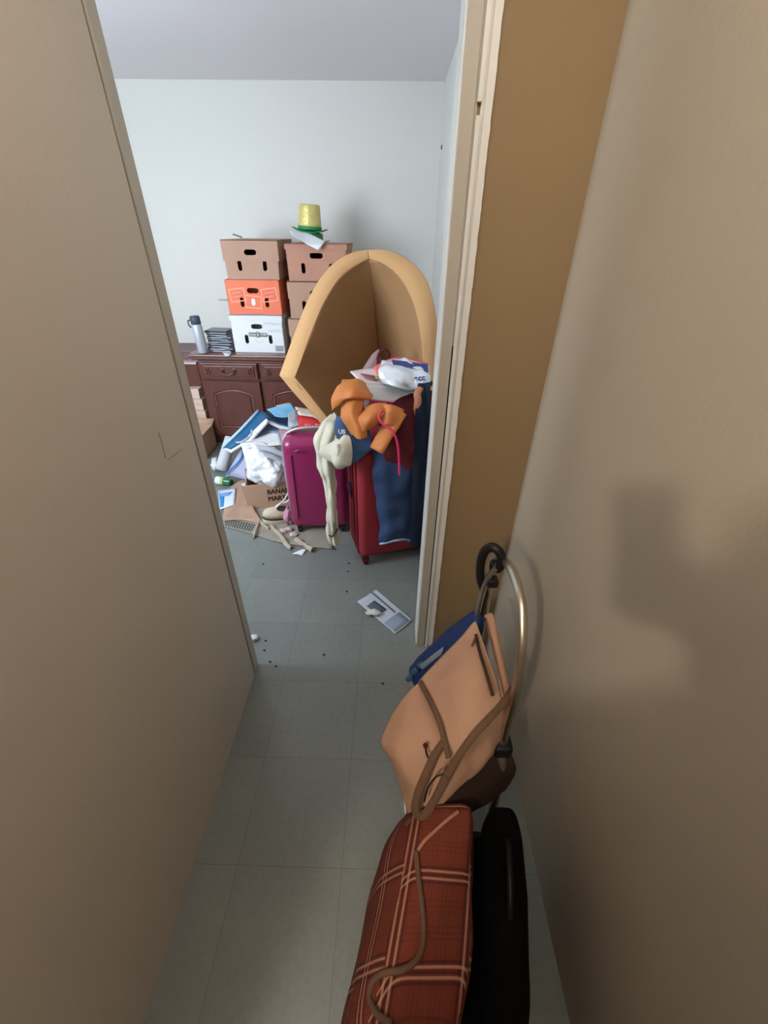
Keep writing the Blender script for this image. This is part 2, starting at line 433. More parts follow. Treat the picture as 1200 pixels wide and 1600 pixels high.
# open door leaf flat against the room's right wall
d = struct(box('door_1', (0.300, 1.62, 0.01), (0.320, 2.42, 2.03), M_trim, bev=0.004))
bm = bmesh.new(); q = P(690, 230, x=0.300); bx(bm, q, (0.006, 0.022, 0.022), None, 0.002); mo('door_catch', bm, M_groove, d)
wl_ = [o for o in S.objects if o.name == 'wall_hall_left'][0]
sc_ = lambda a, b: P(a, b, x=X_L + 0.0004)
bm = bmesh.new(); tb(bm, crv([sc_(248, 676), sc_(252, 690), sc_(259, 716)], 4), 0.0010, 5); tb(bm, crv([sc_(262, 718), sc_(272, 711), sc_(283, 703)], 4), 0.0008, 5)
mo('scuff_mark', bm, mat('pencil_grey', (140, 130, 116)), wl_)

# ================================================================== THE ROOM'S THINGS
Q = lambda px, py, y: P(px, py, y=y)
def G(px, py, z=0.004): return P(px, py, z=z)      # a point on the floor

# ------------------------------------------------------------------ sideboard
DY, DT, DX0, DX1, DB = 3.35, 0.745, -1.545, -0.06, 3.86
M_woodl = mat('mahogany_highlight', (146, 102, 92), rough=0.25, var=0.2, spec=0.6, coat=0.3)  # lighter wood tone paints the highlight on the arched door beads
def sideboard():
    t = thing('sideboard', 'dark mahogany sideboard with drawers over arched panel doors against the back wall', 'sideboard', ((DX0 + DX1) / 2, (DY + DB) / 2, 0))
    bm = bmesh.new()
    bx(bm, ((DX0 + DX1) / 2, (DY + DB) / 2 + 0.008, 0.38), (DX1 - DX0 - 0.03, DB - DY - 0.016, 0.62), bev=0.004)
    bx(bm, ((DX0 + DX1) / 2, (DY + DB) / 2 + 0.01, 0.04), (DX1 - DX0, DB - DY, 0.08), bev=0.012)
    mo('body', bm, M_wood, t)
    bm = bmesh.new()
    bx(bm, ((DX0 + DX1) / 2, (DY + DB) / 2, DT - 0.012), (DX1 - DX0 + 0.06, DB - DY + 0.05, 0.024), bev=0.009, seg=3)
    bx(bm, ((DX0 + DX1) / 2, (DY + DB) / 2, DT - 0.034), (DX1 - DX0 + 0.02, DB - DY + 0.02, 0.022), bev=0.007)
    mo('top', bm, M_woodh, t)
    n = 3; w = (DX1 - DX0 - 0.05) / n
    for i in range(n):
        x0 = DX0 + 0.025 + i * w + 0.016; x1 = x0 + w - 0.032; xc = (x0 + x1) / 2
        # drawer
        bm = bmesh.new()
        bx(bm, (xc, DY - 0.004, 0.618), (x1 - x0, 0.02, 0.125), bev=0.006)
        bx(bm, (xc, DY - 0.014, 0.618), (x1 - x0 - 0.05, 0.012, 0.085), bev=0.005)
        dr = mo('drawer', bm, M_wood, t)
        bm = bmesh.new()
        yy = DY - 0.022
        tb(bm, crv([(xc - 0.045, yy, 0.628), (xc - 0.042, yy - 0.022, 0.612), (xc, yy - 0.026, 0.598), (xc + 0.042, yy - 0.022, 0.612), (xc + 0.045, yy, 0.628)], 6), 0.0045, 8)
        for s in (-1, 1): bx(bm, (xc + s * 0.045, yy, 0.63), (0.026, 0.006, 0.03), bev=0.003)
        mo('handle', bm, M_brass, dr, True)
        for s in (-1, 1):          # carved rosettes in the corners
            bm = bmesh.new()
            cx = xc + s * (x1 - x0) * 0.37
            for k in range(5):
                a = k * 2 * PI / 5; r = bmesh.ops.create_icosphere(bm, subdivisions=1, radius=0.009)
                bmesh.ops.translate(bm, verts=r['verts'], vec=(cx + 0.015 * math.cos(a), yy - 0.001, 0.618 + 0.019 * math.sin(a)))
            r = bmesh.ops.create_icosphere(bm, subdivisions=1, radius=0.008); bmesh.ops.translate(bm, verts=r['verts'], vec=(cx, yy - 0.002, 0.618))
            mo('carved_rosette', bm, M_wood, dr, True)
        # door with arched raised panel
        M = plane_m((x0, DY - 0.001, 0.085), (1, 0, 0), (0, 0, 1)); Wd = x1 - x0; Hd = 0.455
        def arch(inset, rise):
            a, b, c = inset, Wd - inset, inset
            top = Hd - inset - rise
            pts = [(a, c), (b, c), (b, top)]
            for k in range(1, 12): u = k / 12; pts.append((b + (a - b) * u, top + rise * math.sin(PI * u)))
            pts.append((a, top)); return pts
        bm = bmesh.new(); pan(bm, rect(0, 0, Wd, Hd), [arch(0.062, 0.035)], M, 0.016); bx(bm, (xc, DY + 0.001, 0.085 + Hd / 2), (Wd - 0.01, 0.006, Hd - 0.01))
        do = mo('door', bm, M_wood, t)
        bm = bmesh.new()
        for ins, th in ((0.080, 0.007), (0.092, 0.014)):
            pan(bm, arch(ins, 0.035), [], M, th)
        mo('raised_panel', bm, M_wood, do)
        bm = bmesh.new(); tb(bm, [M @ Vector((p[0], p[1], 0.015)) for p in arch(0.072, 0.035)], 0.004, 8, closed=True); mo('highlight_bead', bm, M_woodl, do, True)
sideboard()

# ------------------------------------------------------------------ banana cartons (a box with cut hand holes under a telescoping lid)
def carton(label, x0, x1, y, z, h, m, lidh=0.0, d=0.48, flare=0.0, m_hole=None, tilt=0.0, group='fruit cartons stacked on the sideboard', lidm=None, top_open=False, hp=None, low=0.40):
    t = thing('fruit_carton', label, 'box', ((x0 + x1) / 2, y + d / 2, z), 0, group)
    w = x1 - x0; bm = bmesh.new(); th = 0.005
    hl = hp or [capsule(w * 0.5, h * 0.70, 0.085, 0.034), capsule(w * 0.27, h * 0.36, 0.028, 0.065), capsule(w * 0.74, h * 0.36, 0.028, 0.065)]
    pan(bm, rect(0, 0, w, h), hl, plane_m((x0, y + th, z), (1, 0, 0), (0, 0, 1)), th)
    pan(bm, rect(0, 0, w, h), [], plane_m((x0, y + d, z), (1, 0, 0), (0, 0, 1)), th)
    sh = [capsule(d * 0.5, h * 0.68, 0.085, 0.034)]
    pan(bm, rect(0, 0, d, h), sh, plane_m((x1 - th, y, z), (0, 1, 0), (0, 0, 1)), th)
    pan(bm, rect(0, 0, d, h), sh, plane_m((x0, y, z), (0, 1, 0), (0, 0, 1)), th)
    bx(bm, ((x0 + x1) / 2, y + d / 2, z + th / 2), (w, d, th))
    if flare:
        for v in bm.verts:
            k = max(0, (v.co.z - z) / h); v.co.x += (1 if v.co.x > (x0 + x1) / 2 else -1) * flare * k
    mo('body', bm, m, t)
    if lidh:
        bm = bmesh.new(); e = 0.005; Z = z + h
        if not top_open: bx(bm, ((x0 + x1) / 2, y + d / 2, Z - 0.001), (w + 2 * e + 2 * flare, d + 2 * e, 0.005))
        hl2 = [[(a, b - h + lidh) for a, b in H_] for H_ in hl if min(b for a, b in H_) > h - lidh + 0.004]
        pan(bm, rect(-e - flare, 0, w + e + flare, lidh), hl2, plane_m((x0, y, Z - lidh), (1, 0, 0), (0, 0, 1)), e)
        for xs in (x0 - e - flare, x1 + flare): pan(bm, rect(0, 0, d, lidh), [], plane_m((xs, y, Z - lidh), (0, 1, 0), (0, 0, 1)), e)
        mo('lid', bm, lidm or m, t)
    return t
SY = 3.42
white = carton('white fruit carton at the bottom of the left stack, on the sideboard', -1.232, -0.842, SY, DT + 0.001, 0.268, M_white, lidh=0.040)
orange = carton('orange printed fruit carton between the white and the brown one', -1.222, -0.832, SY, 1.018, 0.226, M_orange, d=0.47)
brownt = carton('brown fruit carton topping the left stack, beside the hats', -1.190, -0.822, SY, 1.246, 0.240, M_carddk, lidh=0.125, flare=0.007)
b3 = carton('plain brown fruit carton at the bottom of the right stack', -0.792, -0.402, SY + 0.02, DT + 0.001, 0.242, M_card, lidh=0.12)
b2 = carton('brown fruit carton in the middle of the right stack, behind the bent carton', -0.772, -0.372, SY + 0.02, 0.991, 0.245, M_carddk, lidh=0.11)
b1 = carton('reddish brown fruit carton under the hats, topping the right stack', -0.755, -0.345, SY + 0.01, 1.24, 0.225, mat('reddish_cardboard', (186, 138, 118), rough=0.85, var=0.15, scale=5), lidh=0.03, flare=0.006)
# prints on the orange carton
def squig(bm, M, w, amp, n, r, seed):
    rnd = random.Random(seed); pts = []
    for i in range(n * 2 + 1):
        pts.append(M @ Vector((-w / 2 + w * i / (n * 2) + rnd.uniform(-0.001, 0.001), amp * (1 if i % 2 else -1) * rnd.uniform(0.5, 1.1), 0)))
    tb(bm, crv(pts, 3), r, 5)
def frame_bm(bm, M, w, h, t, th=0.0012):
    pan(bm, rect(-w / 2, -h / 2, w / 2, h / 2), [rect(-w / 2 + t, -h / 2 + t, w / 2 - t, h / 2 - t)], M, th)
def rotm(o, a):
    return plane_m(o, (math.cos(a), 0, math.sin(a)), (-math.sin(a), 0, math.cos(a)))
for (px, py, a, kind) in ((371, 461, 0.12, 0), (421, 461, 0.14, 0), (396, 472, -0.06, 1)):
    o = Q(px, py, SY - 0.0005); bm = bmesh.new()
    frame_bm(bm, rotm(o, a), 0.115 if not kind else 0.12, 0.088 if not kind else 0.085, 0.006)
    mo('printed_frame', bm, M_peach, orange)
    if not kind:
        bm = bmesh.new()
        for q, (ww, hh, dz) in enumerate(((0.075, 0.006, 0.012), (0.062, 0.005, -0.012))):
            squig(bm, rotm(o + Vector((0, -0.001, dz)), a + 0.03), ww, hh, 9, 0.0028, q + px)
        mo('printed_script', bm, M_pink, orange, True)
    else:
        bm = bmesh.new(); pan(bm, capsule(0, 0, 0.028, 0.05), [], rotm(o, a), 0.001); mo('printed_patch', bm, M_white, orange)
# prints on the white carton
o = Q(403, 523, SY - 0.0005)
bm = bmesh.new(); pan(bm, capsule(0, 0, 0.155, 0.028), [], rotm(o, -0.02), 0.001); pan(bm, capsule(0, 0, 0.042, 0.042, 10), [], rotm(o, 0), 0.0012); mo('printed_logo', bm, M_ink, white)
text('lettering', 'BONA', 0.022, rotm(o + Vector((-0.045, -0.0015, 0)), -0.02), M_white, white, bold=0.0005)
text('lettering', 'S', 0.036, rotm(o + Vector((0, -0.0015, 0)), 0), M_white, white, bold=0.0008)
text('lettering', 'PORT', 0.022, rotm(o + Vector((0.047, -0.0015, 0)), -0.02), M_white, white, bold=0.0005)
bm = bmesh.new(); squig(bm, rotm(Q(400, 491, SY - 0.0045), -0.01), 0.2, 0.004, 22, 0.0012, 5); mo('printed_script', bm, mat('faded_pink_ink', (206, 170, 184)), white, True)
o = Q(405, 531, SY - 0.0005)
bm = bmesh.new(); tb(bm, [Vector(o) + Vector((0.028 * math.cos(a), 0, 0.020 * math.sin(a))) for a in [PI + k * PI / 10 for k in range(11)]], 0.002, 6); mo('printed_smile', bm, mat('yellow_print', (226, 208, 140)), white)
o = Q(437, 545, SY - 0.0005); bm = bmesh.new()
for k in range(5): pan(bm, rect(-0.032, -0.018 + k * 0.0085, 0.032, -0.013 + k * 0.0085), [], rotm(o, 0), 0.0008)
mo('printed_table', bm, M_ink, white)
M_scr = mat('pale_grey_ink', (178, 182, 188))
bm = bmesh.new()
squig(bm, rotm(Q(424, 506, SY - 0.0005), -0.03), 0.12, 0.011, 7, 0.0012, 1); squig(bm, rotm(Q(430, 517, SY - 0.0005), -0.03), 0.10, 0.010, 5, 0.0012, 2)
mo('handwriting', bm, M_scr, white, True)
# hats
def hat(name, label, c, r, h, m_crown, m_brim, lean):
    t = thing(name, label, 'hat', c)
    M = Matrix.Translation(c) @ Matrix.Rotation(lean, 4, 'Y')
    lathe('crown', [(r * 1.06, 0.004), (r * 1.03, h * 0.3), (r * 0.95, h * 0.8), (r * 0.93, h * 0.96), (r * 0.88, h), (r * 0.4, h * 1.01)], m_crown, t, M)
    bm = bmesh.new(); n = 40; L = []
    for ring, (rr, zz) in enumerate(((r * 0.8, 0.006), (r * 1.2, 0.0), (r * 1.62, 0.002), (r * 1.63, -0.002), (r * 1.2, -0.004), (r * 0.8, 0.001))):
        L.append([bm.verts.new(M @ Vector((rr * math.cos(2 * PI * k / n), rr * 0.80 * math.sin(2 * PI * k / n), zz + (0.018 * (rr / r - 0.8) * math.cos(4 * PI * k / n)))) ) for k in range(n)])
    for A, B in zip(L, L[1:] + L[:1]):
        for k in range(n): bm.faces.new((A[k], A[(k + 1) % n], B[(k + 1) % n], B[k]))
    mo('brim', bm, m_brim, t, True)
    lathe('hat_band', [(r * 1.05, 0.004), (r * 1.075, 0.005), (r * 1.065, h * 0.16), (r * 1.02, h * 0.165)], m_brim, t, M)
hat('top_hat', 'shiny gold top hat with a green brim, resting on the green hat', Vector((-0.612, 3.62, 1.545)), 0.078, 0.150, M_gold, M_greenf, 0.06)
hat('top_hat', 'squashed green satin hat under the gold top hat', Vector((-0.600, 3.62, 1.488)), 0.076, 0.048, M_greenf, M_greenf, 0.16)
# paper hanging over the carton under the hats
o = sheet('paper_sheet', [[Q(452, 361, 3.40), Q(480, 364, 3.46), Q(508, 377, 3.42)], [Q(456, 367, 3.38), Q(478, 378, 3.39), Q(503, 384, 3.385)], [Q(462, 371, 3.38), Q(480, 382, 3.38), Q(497, 391, 3.38)]], M_paper, thick=0.001, n=5, wr=0.002)
tag(o, 'white sheet of paper hanging over the front of the carton under the hats', 'paper')
o = tube('crumpled_strip', [Q(364, 366, 3.5), Q(370, 368, 3.5), Q(378, 371, 3.5)], 0.010, M_ink, flat=0.4)
tag(o, 'small dark grey folded strip sticking up from the top brown carton', 'scrap')
o = tube('curtain_stick', [Q(341, 468, 4.125), Q(368, 469, 4.125)], 0.006, mat('pale_grey_stick', (186, 186, 190)))
tag(o, 'thin pale grey stick on the back wall left of the orange carton', 'stick')

# aerosol can, leaning a little
c = P(318, 551, z=DT + 0.001)
M = Matrix.Translation(c) @ Matrix.Rotation(-0.04, 4, 'Y')
t = thing('aerosol_can', 'silver aerosol can with a dark cap at the left end of the sideboard', 'can', c)
lathe('can', [(0.034, 0), (0.037, 0.006), (0.037, 0.19), (0.033, 0.205), (0.03, 0.208)], mat('pale_silver', (190, 198, 206), rough=0.35, metal=0.3, var=0.1, scale=12), t, M)
lathe('cap', [(0.034, 0.206), (0.036, 0.210), (0.036, 0.253), (0.032, 0.262), (0.01, 0.263)], mat('slate_plastic', (62, 78, 92), rough=0.4), t, M)
bm = bmesh.new(); tb(bm, [M @ Vector((-0.033, -0.01, 0.235)), M @ Vector((-0.052, -0.01, 0.232)), M @ Vector((-0.054, -0.01, 0.2)), M @ Vector((-0.040, -0.01, 0.185))], 0.006, 8); mo('trigger', bm, M_ink, t, True)
# pile of slim cases
M_case = mat('dark_glossy_case', (58, 66, 80), rough=0.25, spec=0.6, var=0.3, scale=20)
random.seed(3)
cz = DT + 0.001; base = P(345, 549, z=DT); n = 9
words = ['lowest', 'second lowest', 'third lowest', 'fourth from the bottom', 'middle', 'fourth from the top', 'third from the top', 'second from the top', 'topmost']
for i in range(n):
    a = random.uniform(-0.25, 0.25); h = 0.0155; w = 0.19 - 0.002 * i
    cx = base.x + random.uniform(-0.012, 0.012); cy = 3.50 + random.uniform(-0.01, 0.015)
    M = Matrix.Translation((cx, cy, cz)) @ Matrix.Rotation(a, 4, 'Z')
    t = thing('disc_case', 'dark slim case, %s of the pile beside the aerosol can' % words[i], 'case', (cx, cy, cz), 0, 'pile of slim dark cases on the sideboard')
    bm = bmesh.new(); bx(bm, (0, 0, h / 2 + 0.0045), (w, 0.14, h - 0.009 + 0.006), M, 0.002); mo('cover', bm, M_case, t)
    bm = bmesh.new(); bx(bm, (0, -0.001, 0.0025), (w - 0.004, 0.139, 0.004), M, 0.0006); mo('inlay', bm, M_paper, t)
    cz += h + 0.0006
o = sheet('paper_scrap', [[P(347, 550, z=DT + 0.003), P(362, 550, z=DT + 0.003)], [P(352, 556, z=DT + 0.003), P(358, 556, z=DT + 0.003)]], M_paper, thick=0.001, n=3)
tag(o, 'small white scrap of paper at the front edge of the sideboard top', 'paper')

# ------------------------------------------------------------------ things left of the sideboard
random.seed(5)
cz = 0.655
for i in range(4):
    o = box('wooden_board', (-1.83, 3.50, cz), (-1.575 - random.uniform(0, 0.01), 3.78, cz + 0.017), mat('mauve_brown_board', (120, 96, 96), rough=0.5), bev=0.002)
    tag(o, 'thin greyish brown board, %s of the four stacked left of the sideboard' % ['lowest', 'second', 'third', 'topmost'][i], 'board', 'boards stacked left of the sideboard'); cz += 0.0195
t = thing('bedside_drawer_unit', 'dark wooden drawer with a pale lip standing left of the sideboard', 'drawer', (-1.72, 3.55, 0.40))
box('body', (-1.86, 3.46, 0.46), (-1.575, 3.80, 0.64), M_wood, t, bev=0.004)
box('lip', (-1.87, 3.44, 0.64), (-1.575, 3.81, 0.654), mat('pale_mauve_lip', (200, 190, 192)), t, bev=0.003)
M_pale = mat('pale_cardboard', (214, 188, 170), rough=0.85, var=0.08)
zz = 0.0; lab = ['lowest', 'second lowest', 'third', 'topmost']
for i, (h, x1) in enumerate(((0.15, -1.585), (0.12, -1.575), (0.10, -1.58), (0.085, -1.59))):
    t = thing('flat_carton', 'pale brown flat carton, %s of the stack left of the sideboard' % lab[i], 'box', (-1.78, 3.6, zz), 0, 'flat cartons stacked left of the sideboard')
    box('body', (-1.98, 3.40, zz + 0.001), (x1, 3.80, zz + h - 0.012), M_pale, t, bev=0.003)
    box('lid', (-1.984, 3.396, zz + h - 0.045), (x1 + 0.003, 3.804, zz + h - 0.002), M_pale, t, bev=0.003)
    zz += h
# open carton on the floor by the sideboard's corner
t = thing('open_carton', 'open carton with a dark inside on the floor left of the sideboard', 'box', (-1.60, 3.05, 0))
x0, x1, y0, y1, hh = -1.74, -1.49, 2.98, 3.30, 0.19
bm = bmesh.new()
for lo, hi in (((x0, y1 - 0.005, 0.001), (x1, y1, hh)), ((x0, y0, 0.001), (x0 + 0.005, y1, hh)), ((x1 - 0.005, y0, 0.001), (x1, y1, hh)), ((x0, y0, 0.001), (x1, y1, 0.005))):
    bx(bm, (Vector(lo) + Vector(hi)) / 2, Vector(hi) - Vector(lo))
mo('body', bm, M_card, t)
sheet('flap', [[(x0, y1, hh), (x1, y1, hh)], [(x0, y1 + 0.03, hh + 0.04), (x1 + 0.01, y1 + 0.03, hh + 0.04)]], M_card, t, thick=0.005, n=3, linear=True)
o = sheet('crumpled_paper', [[G(331, 716, 0.05), G(338, 714, 0.06), G(341, 720, 0.05)], [G(330, 726, 0.07), G(337, 726, 0.08), G(342, 728, 0.05)], [G(331, 733, 0.02), G(337, 735, 0.03), G(342, 733, 0.01)]], M_paper, thick=0.002, n=6, wr=0.012, ws=40)
tag(o, 'crumpled white paper on the floor in front of the open brown carton', 'paper')

# ------------------------------------------------------------------ the heap between the sideboard and the magenta suitcase
t = thing('rolled_poster', 'grey white cardboard tube leaning in the heap, left of the blue folder', 'tube', G(345, 738))
a = G(345, 735, 0.03); b = Q(361, 686, 2.98)
d_ = (b - a)
bm = bmesh.new(); tb(bm, [a + d_ * (i / 8) for i in range(9)], 0.046, 20); mo('tube', bm, mat('grey_white_tube', (196, 200, 204), var=0.05), t, True)
bm = bmesh.new(); tb(bm, [b - d_ * 0.01, b + d_ * 0.012], 0.047, 20); mo('end_cap', bm, M_paper, t, True)
# clear plastic folder with a blue rim
t = thing('plastic_folder', 'pale lilac plastic folder with a bright blue edge standing in the heap', 'folder', G(370, 742))
r0 = [Q(378, 700, 2.72), Q(396, 715, 2.66)]; r1 = [Q(353, 742, 2.68), Q(396, 752, 2.60)]
sheet('cover', [r0, r1], mat('lilac_plastic', (176, 180, 208), rough=0.3), t, thick=0.004, n=5, linear=True)
bm = bmesh.new(); tb(bm, crv([Q(374, 698, 2.70), Q(380, 706, 2.69), Q(374, 720, 2.67), Q(362, 732, 2.66), Q(352, 741, 2.66)], 5), 0.006, 8); mo('edging', bm, M_blue, t, True)
# big blue glossy folder opened like a tent
t = thing('ring_binder', 'glossy blue and white binder opened like a roof on top of the heap', 'binder', Q(400, 700, 2.75))
A = [Q(350, 699, 2.62), Q(378, 672, 2.70), Q(406, 642, 2.80)]; Bq = [Q(360, 702, 2.50), Q(392, 684, 2.58), Q(420, 653, 2.66)]
sheet('left_cover', [A, Bq], M_teal, t, thick=0.004, n=6, linear=True)
sheet('inner_pages', [[p + Vector((0.004, -0.004, -0.012)) for p in A], [p + Vector((0.004, -0.02, -0.012)) for p in Bq]], M_paper, t, thick=0.016, n=6, linear=True)
sheet('right_cover', [[Q(406, 642, 2.80), Q(440, 650, 2.86), Q(470, 660, 2.86)], [Q(420, 653, 2.66), Q(437, 662, 2.68), Q(455, 668, 2.68)]], M_teal, t, thick=0.005, n=6, linear=True)
sheet('right_pages', [[p + Vector((0, 0, -0.02)) for p in (Q(408, 645, 2.79), Q(440, 652, 2.84), Q(468, 662, 2.84))], [p + Vector((0, -0.004, -0.02)) for p in (Q(421, 655, 2.66), Q(437, 663, 2.68), Q(454, 668, 2.68))]], M_paper, t, thick=0.022, n=6, linear=True)
bm = bmesh.new(); tb(bm, [p + Vector((-0.006, -0.01, 0.004)) for p in A], 0.011, 10); mo('spine', bm, mat('pale_blue_spine', (170, 204, 228), rough=0.3), t, True)
bm = bmesh.new(); tb(bm, crv([Q(369, 691, 2.52), Q(378, 690, 2.5), Q(392, 680, 2.53), Q(393, 672, 2.56)], 5), 0.006, 8); mo('handle', bm, M_paper2, t, True)
o = sheet('brochure', [[Q(417, 640, 2.78), Q(436, 634, 2.80), Q(455, 630, 2.84)], [Q(424, 645, 2.72), Q(441, 643, 2.74), Q(461, 640, 2.8)], [Q(430, 651, 2.66), Q(447, 652, 2.66), Q(466, 648, 2.72)]], mat('sky_blue_brochure', (120, 186, 232), rough=0.4, var=0.35, scale=18), thick=0.003, n=6, wr=0.006)
tag(o, 'sky blue brochure lying on the right cover of the blue binder', 'brochure')
o = sheet('postcard', [[Q(431, 634, 2.83), Q(452, 629, 2.86)], [Q(437, 640, 2.79), Q(459, 638, 2.82)]], mat('sand_print', (228, 200, 160), var=0.1), thick=0.002, n=3)
tag(o, 'sand coloured card at the top edge of the blue brochure', 'card')
o = sheet('crumpled_photo_page', [[Q(451, 646, 2.66), Q(461, 641, 2.68), Q(466, 641, 2.70)], [Q(450, 658, 2.62), Q(462, 654, 2.63), Q(472, 652, 2.66)], [Q(450, 670, 2.60), Q(463, 667, 2.60), Q(476, 661, 2.63)]], mat('grey_photo_print', (150, 158, 164), var=0.55, scale=16, rough=0.4), thick=0.002, n=8, wr=0.012, ws=16)
tag(o, 'creased page with grey photographs beside the red carton', 'page')
# dark filler: folders under the binder
o = sheet('grey_folder', [[Q(385, 686, 2.72), Q(412, 660, 2.80), Q(440, 664, 2.78)], [Q(380, 700, 2.62), Q(414, 676, 2.66), Q(440, 680, 2.62)]], mat('slate_blue_card', (126, 140, 172)), thick=0.006, n=4)
tag(o, 'slate blue cardboard folder tucked under the blue binder', 'folder')
# white box-like paper stack and its mauve carton
t = thing('white_carton', 'open white carton with a mauve side wedged behind the magenta suitcase', 'box', Q(420, 720, 2.5))
sheet('lid', [[Q(375, 694, 2.52), Q(405, 682, 2.62), Q(436, 670, 2.70)], [Q(384, 700, 2.42), Q(412, 698, 2.46), Q(441, 695, 2.50)]], M_white, t, thick=0.004, n=5, linear=True)
sheet('front', [[Q(376, 692, 2.50), Q(400, 692, 2.50), Q(428, 694, 2.50)], [Q(384, 722, 2.46), Q(400, 724, 2.46), Q(428, 728, 2.46)], [Q(388, 745, 2.44), Q(402, 748, 2.44), Q(430, 752, 2.44)]], M_white, t, thick=0.004, n=5, linear=True)
sheet('side', [[Q(436, 670, 2.70), Q(452, 672, 2.60), Q(466, 674, 2.50)], [Q(441, 695, 2.50), Q(455, 695, 2.46), Q(470, 690, 2.44)], [Q(444, 760, 2.44), Q(458, 745, 2.40), Q(470, 730, 2.40)]], mat('mauve_card', (170, 136, 144)), t, thick=0.004, n=5, linear=True)
for i, (a, b) in enumerate((((402, 700), (446, 716)), ((398, 695), (445, 708)), ((410, 706), (447, 722)))):
    o = sheet('loose_page', [[Q(a[0], a[1], 2.44 - i * 0.02), Q((a[0] + b[0]) / 2, (a[1] + b[1]) / 2 - 3, 2.42 - i * 0.02), Q(b[0], b[1], 2.40 - i * 0.02)], [Q(a[0] + 3, a[1] + 6, 2.40 - i * 0.02), Q((a[0] + b[0]) / 2, (a[1] + b[1]) / 2 + 4, 2.38 - i * 0.02), Q(b[0], b[1] + 7, 2.36 - i * 0.02)]], M_paper2, thick=0.003, n=5, wr=0.003)
    tag(o, '%s greyish page sticking out between white carton and white plastic bag' % ['middle', 'upper', 'lower'][i], 'paper', 'loose pages above the white plastic bag')
# crumpled white carrier bag
def lump(name, c, rad, m, parent=None, sub=5, amp=0.25, f=3.0, seed=0, rid=0.0, zmin=None):
    bm = bmesh.new(); bmesh.ops.create_icosphere(bm, subdivisions=sub, radius=1)
    so = Vector((seed, seed * 2, seed * 3)); DD = dirs_(seed + 3, 9)
    for v in bm.verts:
        n = v.co.copy()
        d = 1 + amp * noise.noise(n * f + so) + amp * 0.5 * noise.noise(n * f * 2.3 + so)
        if rid: d += rid * 2.2 * fold(n, DD, 1.5)
        v.co = Vector((n.x * rad[0] * d, n.y * rad[1] * d, n.z * rad[2] * d)) + Vector(c)
        if zmin is not None and v.co.z < zmin: v.co.z = zmin + 0.001
    return mo(name, bm, m, parent, True)
bc = Q(421, 733, 2.45)
o = lump('carrier_bag', bc, (0.150, 0.12, 0.140), M_bag, amp=0.14, f=1.6, rid=0.30, seed=4, sub=6)
tag(o, 'crumpled white plastic bag in the fruit carton left of the magenta suitcase', 'plastic bag')
# banana carton on the floor with printed words
fl, fr = G(392, 797, 0), G(458, 790, 0)
bt = thing('fruit_carton', 'brown fruit carton printed BANA and MARTI on the floor beside the magenta suitcase', 'box', (fl + fr) / 2)
ux = (fr - fl); ux.z = 0; wl = 0.46; ux.normalize(); uy = Vector((-ux.y, ux.x, 0))
Mb = plane_m(fl + Vector((0, 0, 0.002)), ux, (0, 0, 1)); hb = 0.185
bm = bmesh.new()
pan(bm, [(-0.01, 0), (wl, 0), (wl, hb), (-0.03, hb)], [capsule(wl * 0.52, hb - 0.006, 0.05, 0.008)], Mb, 0.005)
Mk = plane_m(fl + uy * 0.30 + Vector((0, 0, 0.002)), ux, (0, 0, 1)); pan(bm, rect(-0.03, 0, wl, hb - 0.03), [], Mk, 0.005)
for q in (fl - ux * 0.01, fl + ux * (wl - 0.005)):
    pan(bm, rect(0, 0, 0.30, hb - 0.01), [], plane_m(q + Vector((0, 0, 0.002)), uy, (0, 0, 1)), 0.005)
pan(bm, rect(0, 0, wl, 0.30), [], plane_m(fl + Vector((0, 0, 0.001)), ux, uy), 0.004)
mo('body', bm, M_card, bt)
text('lettering', 'BANANE', 0.050, plane_m(Mb @ Vector((0.205, 0.122, 0.0055)), ux, (0, 0, 1)), M_inkdk, bt, bold=0.0, sx=0.86, rep=0.0022)
text('lettering', 'MARTINIQUE', 0.050, plane_m(Mb @ Vector((0.248, 0.070, 0.0055)), ux, (0, 0, 1)), M_inkdk, bt, bold=0.0, sx=0.86, rep=0.0022)
# red printed carton behind, with a pale lid
t = thing('red_carton', 'red printed carton with a cream lid, behind the magenta suitcase', 'box', Q(485, 680, 2.62))
sheet('front', [[Q(468, 650, 2.64), Q(490, 653, 2.63), Q(512, 664, 2.62)], [Q(464, 682, 2.56), Q(490, 684, 2.56), Q(512, 686, 2.56)], [Q(464, 740, 2.52), Q(490, 740, 2.52), Q(512, 740, 2.52)]], M_red, t, thick=0.006, n=5, linear=True)
sheet('lid', [[Q(461, 636, 2.76), Q(485, 640, 2.76), Q(514, 652, 2.76)], [Q(467, 648, 2.64), Q(490, 651, 2.63), Q(514, 664, 2.62)]], mat('cream_card', (220, 208, 190)), t, thick=0.008, n=5, linear=True)
sheet('side', [[Q(461, 637, 2.76), Q(467, 650, 2.64)], [Q(461, 700, 2.76), Q(464, 700, 2.56)]], M_red, t, thick=0.006, n=3, linear=True)
Mt = plane_m(Q(480, 665, 2.585), (1, 0.0, 0.02), (0, 0.25, 1))
text('lettering', 'SO', 0.03, Mt, M_peach, t, ext=0.001)
text('lettering', ': TO', 0.04, plane_m(Q(496, 666, 2.583), (1, 0, 0.02), (0, 0.25, 1)), M_peach, t, ext=0.001)

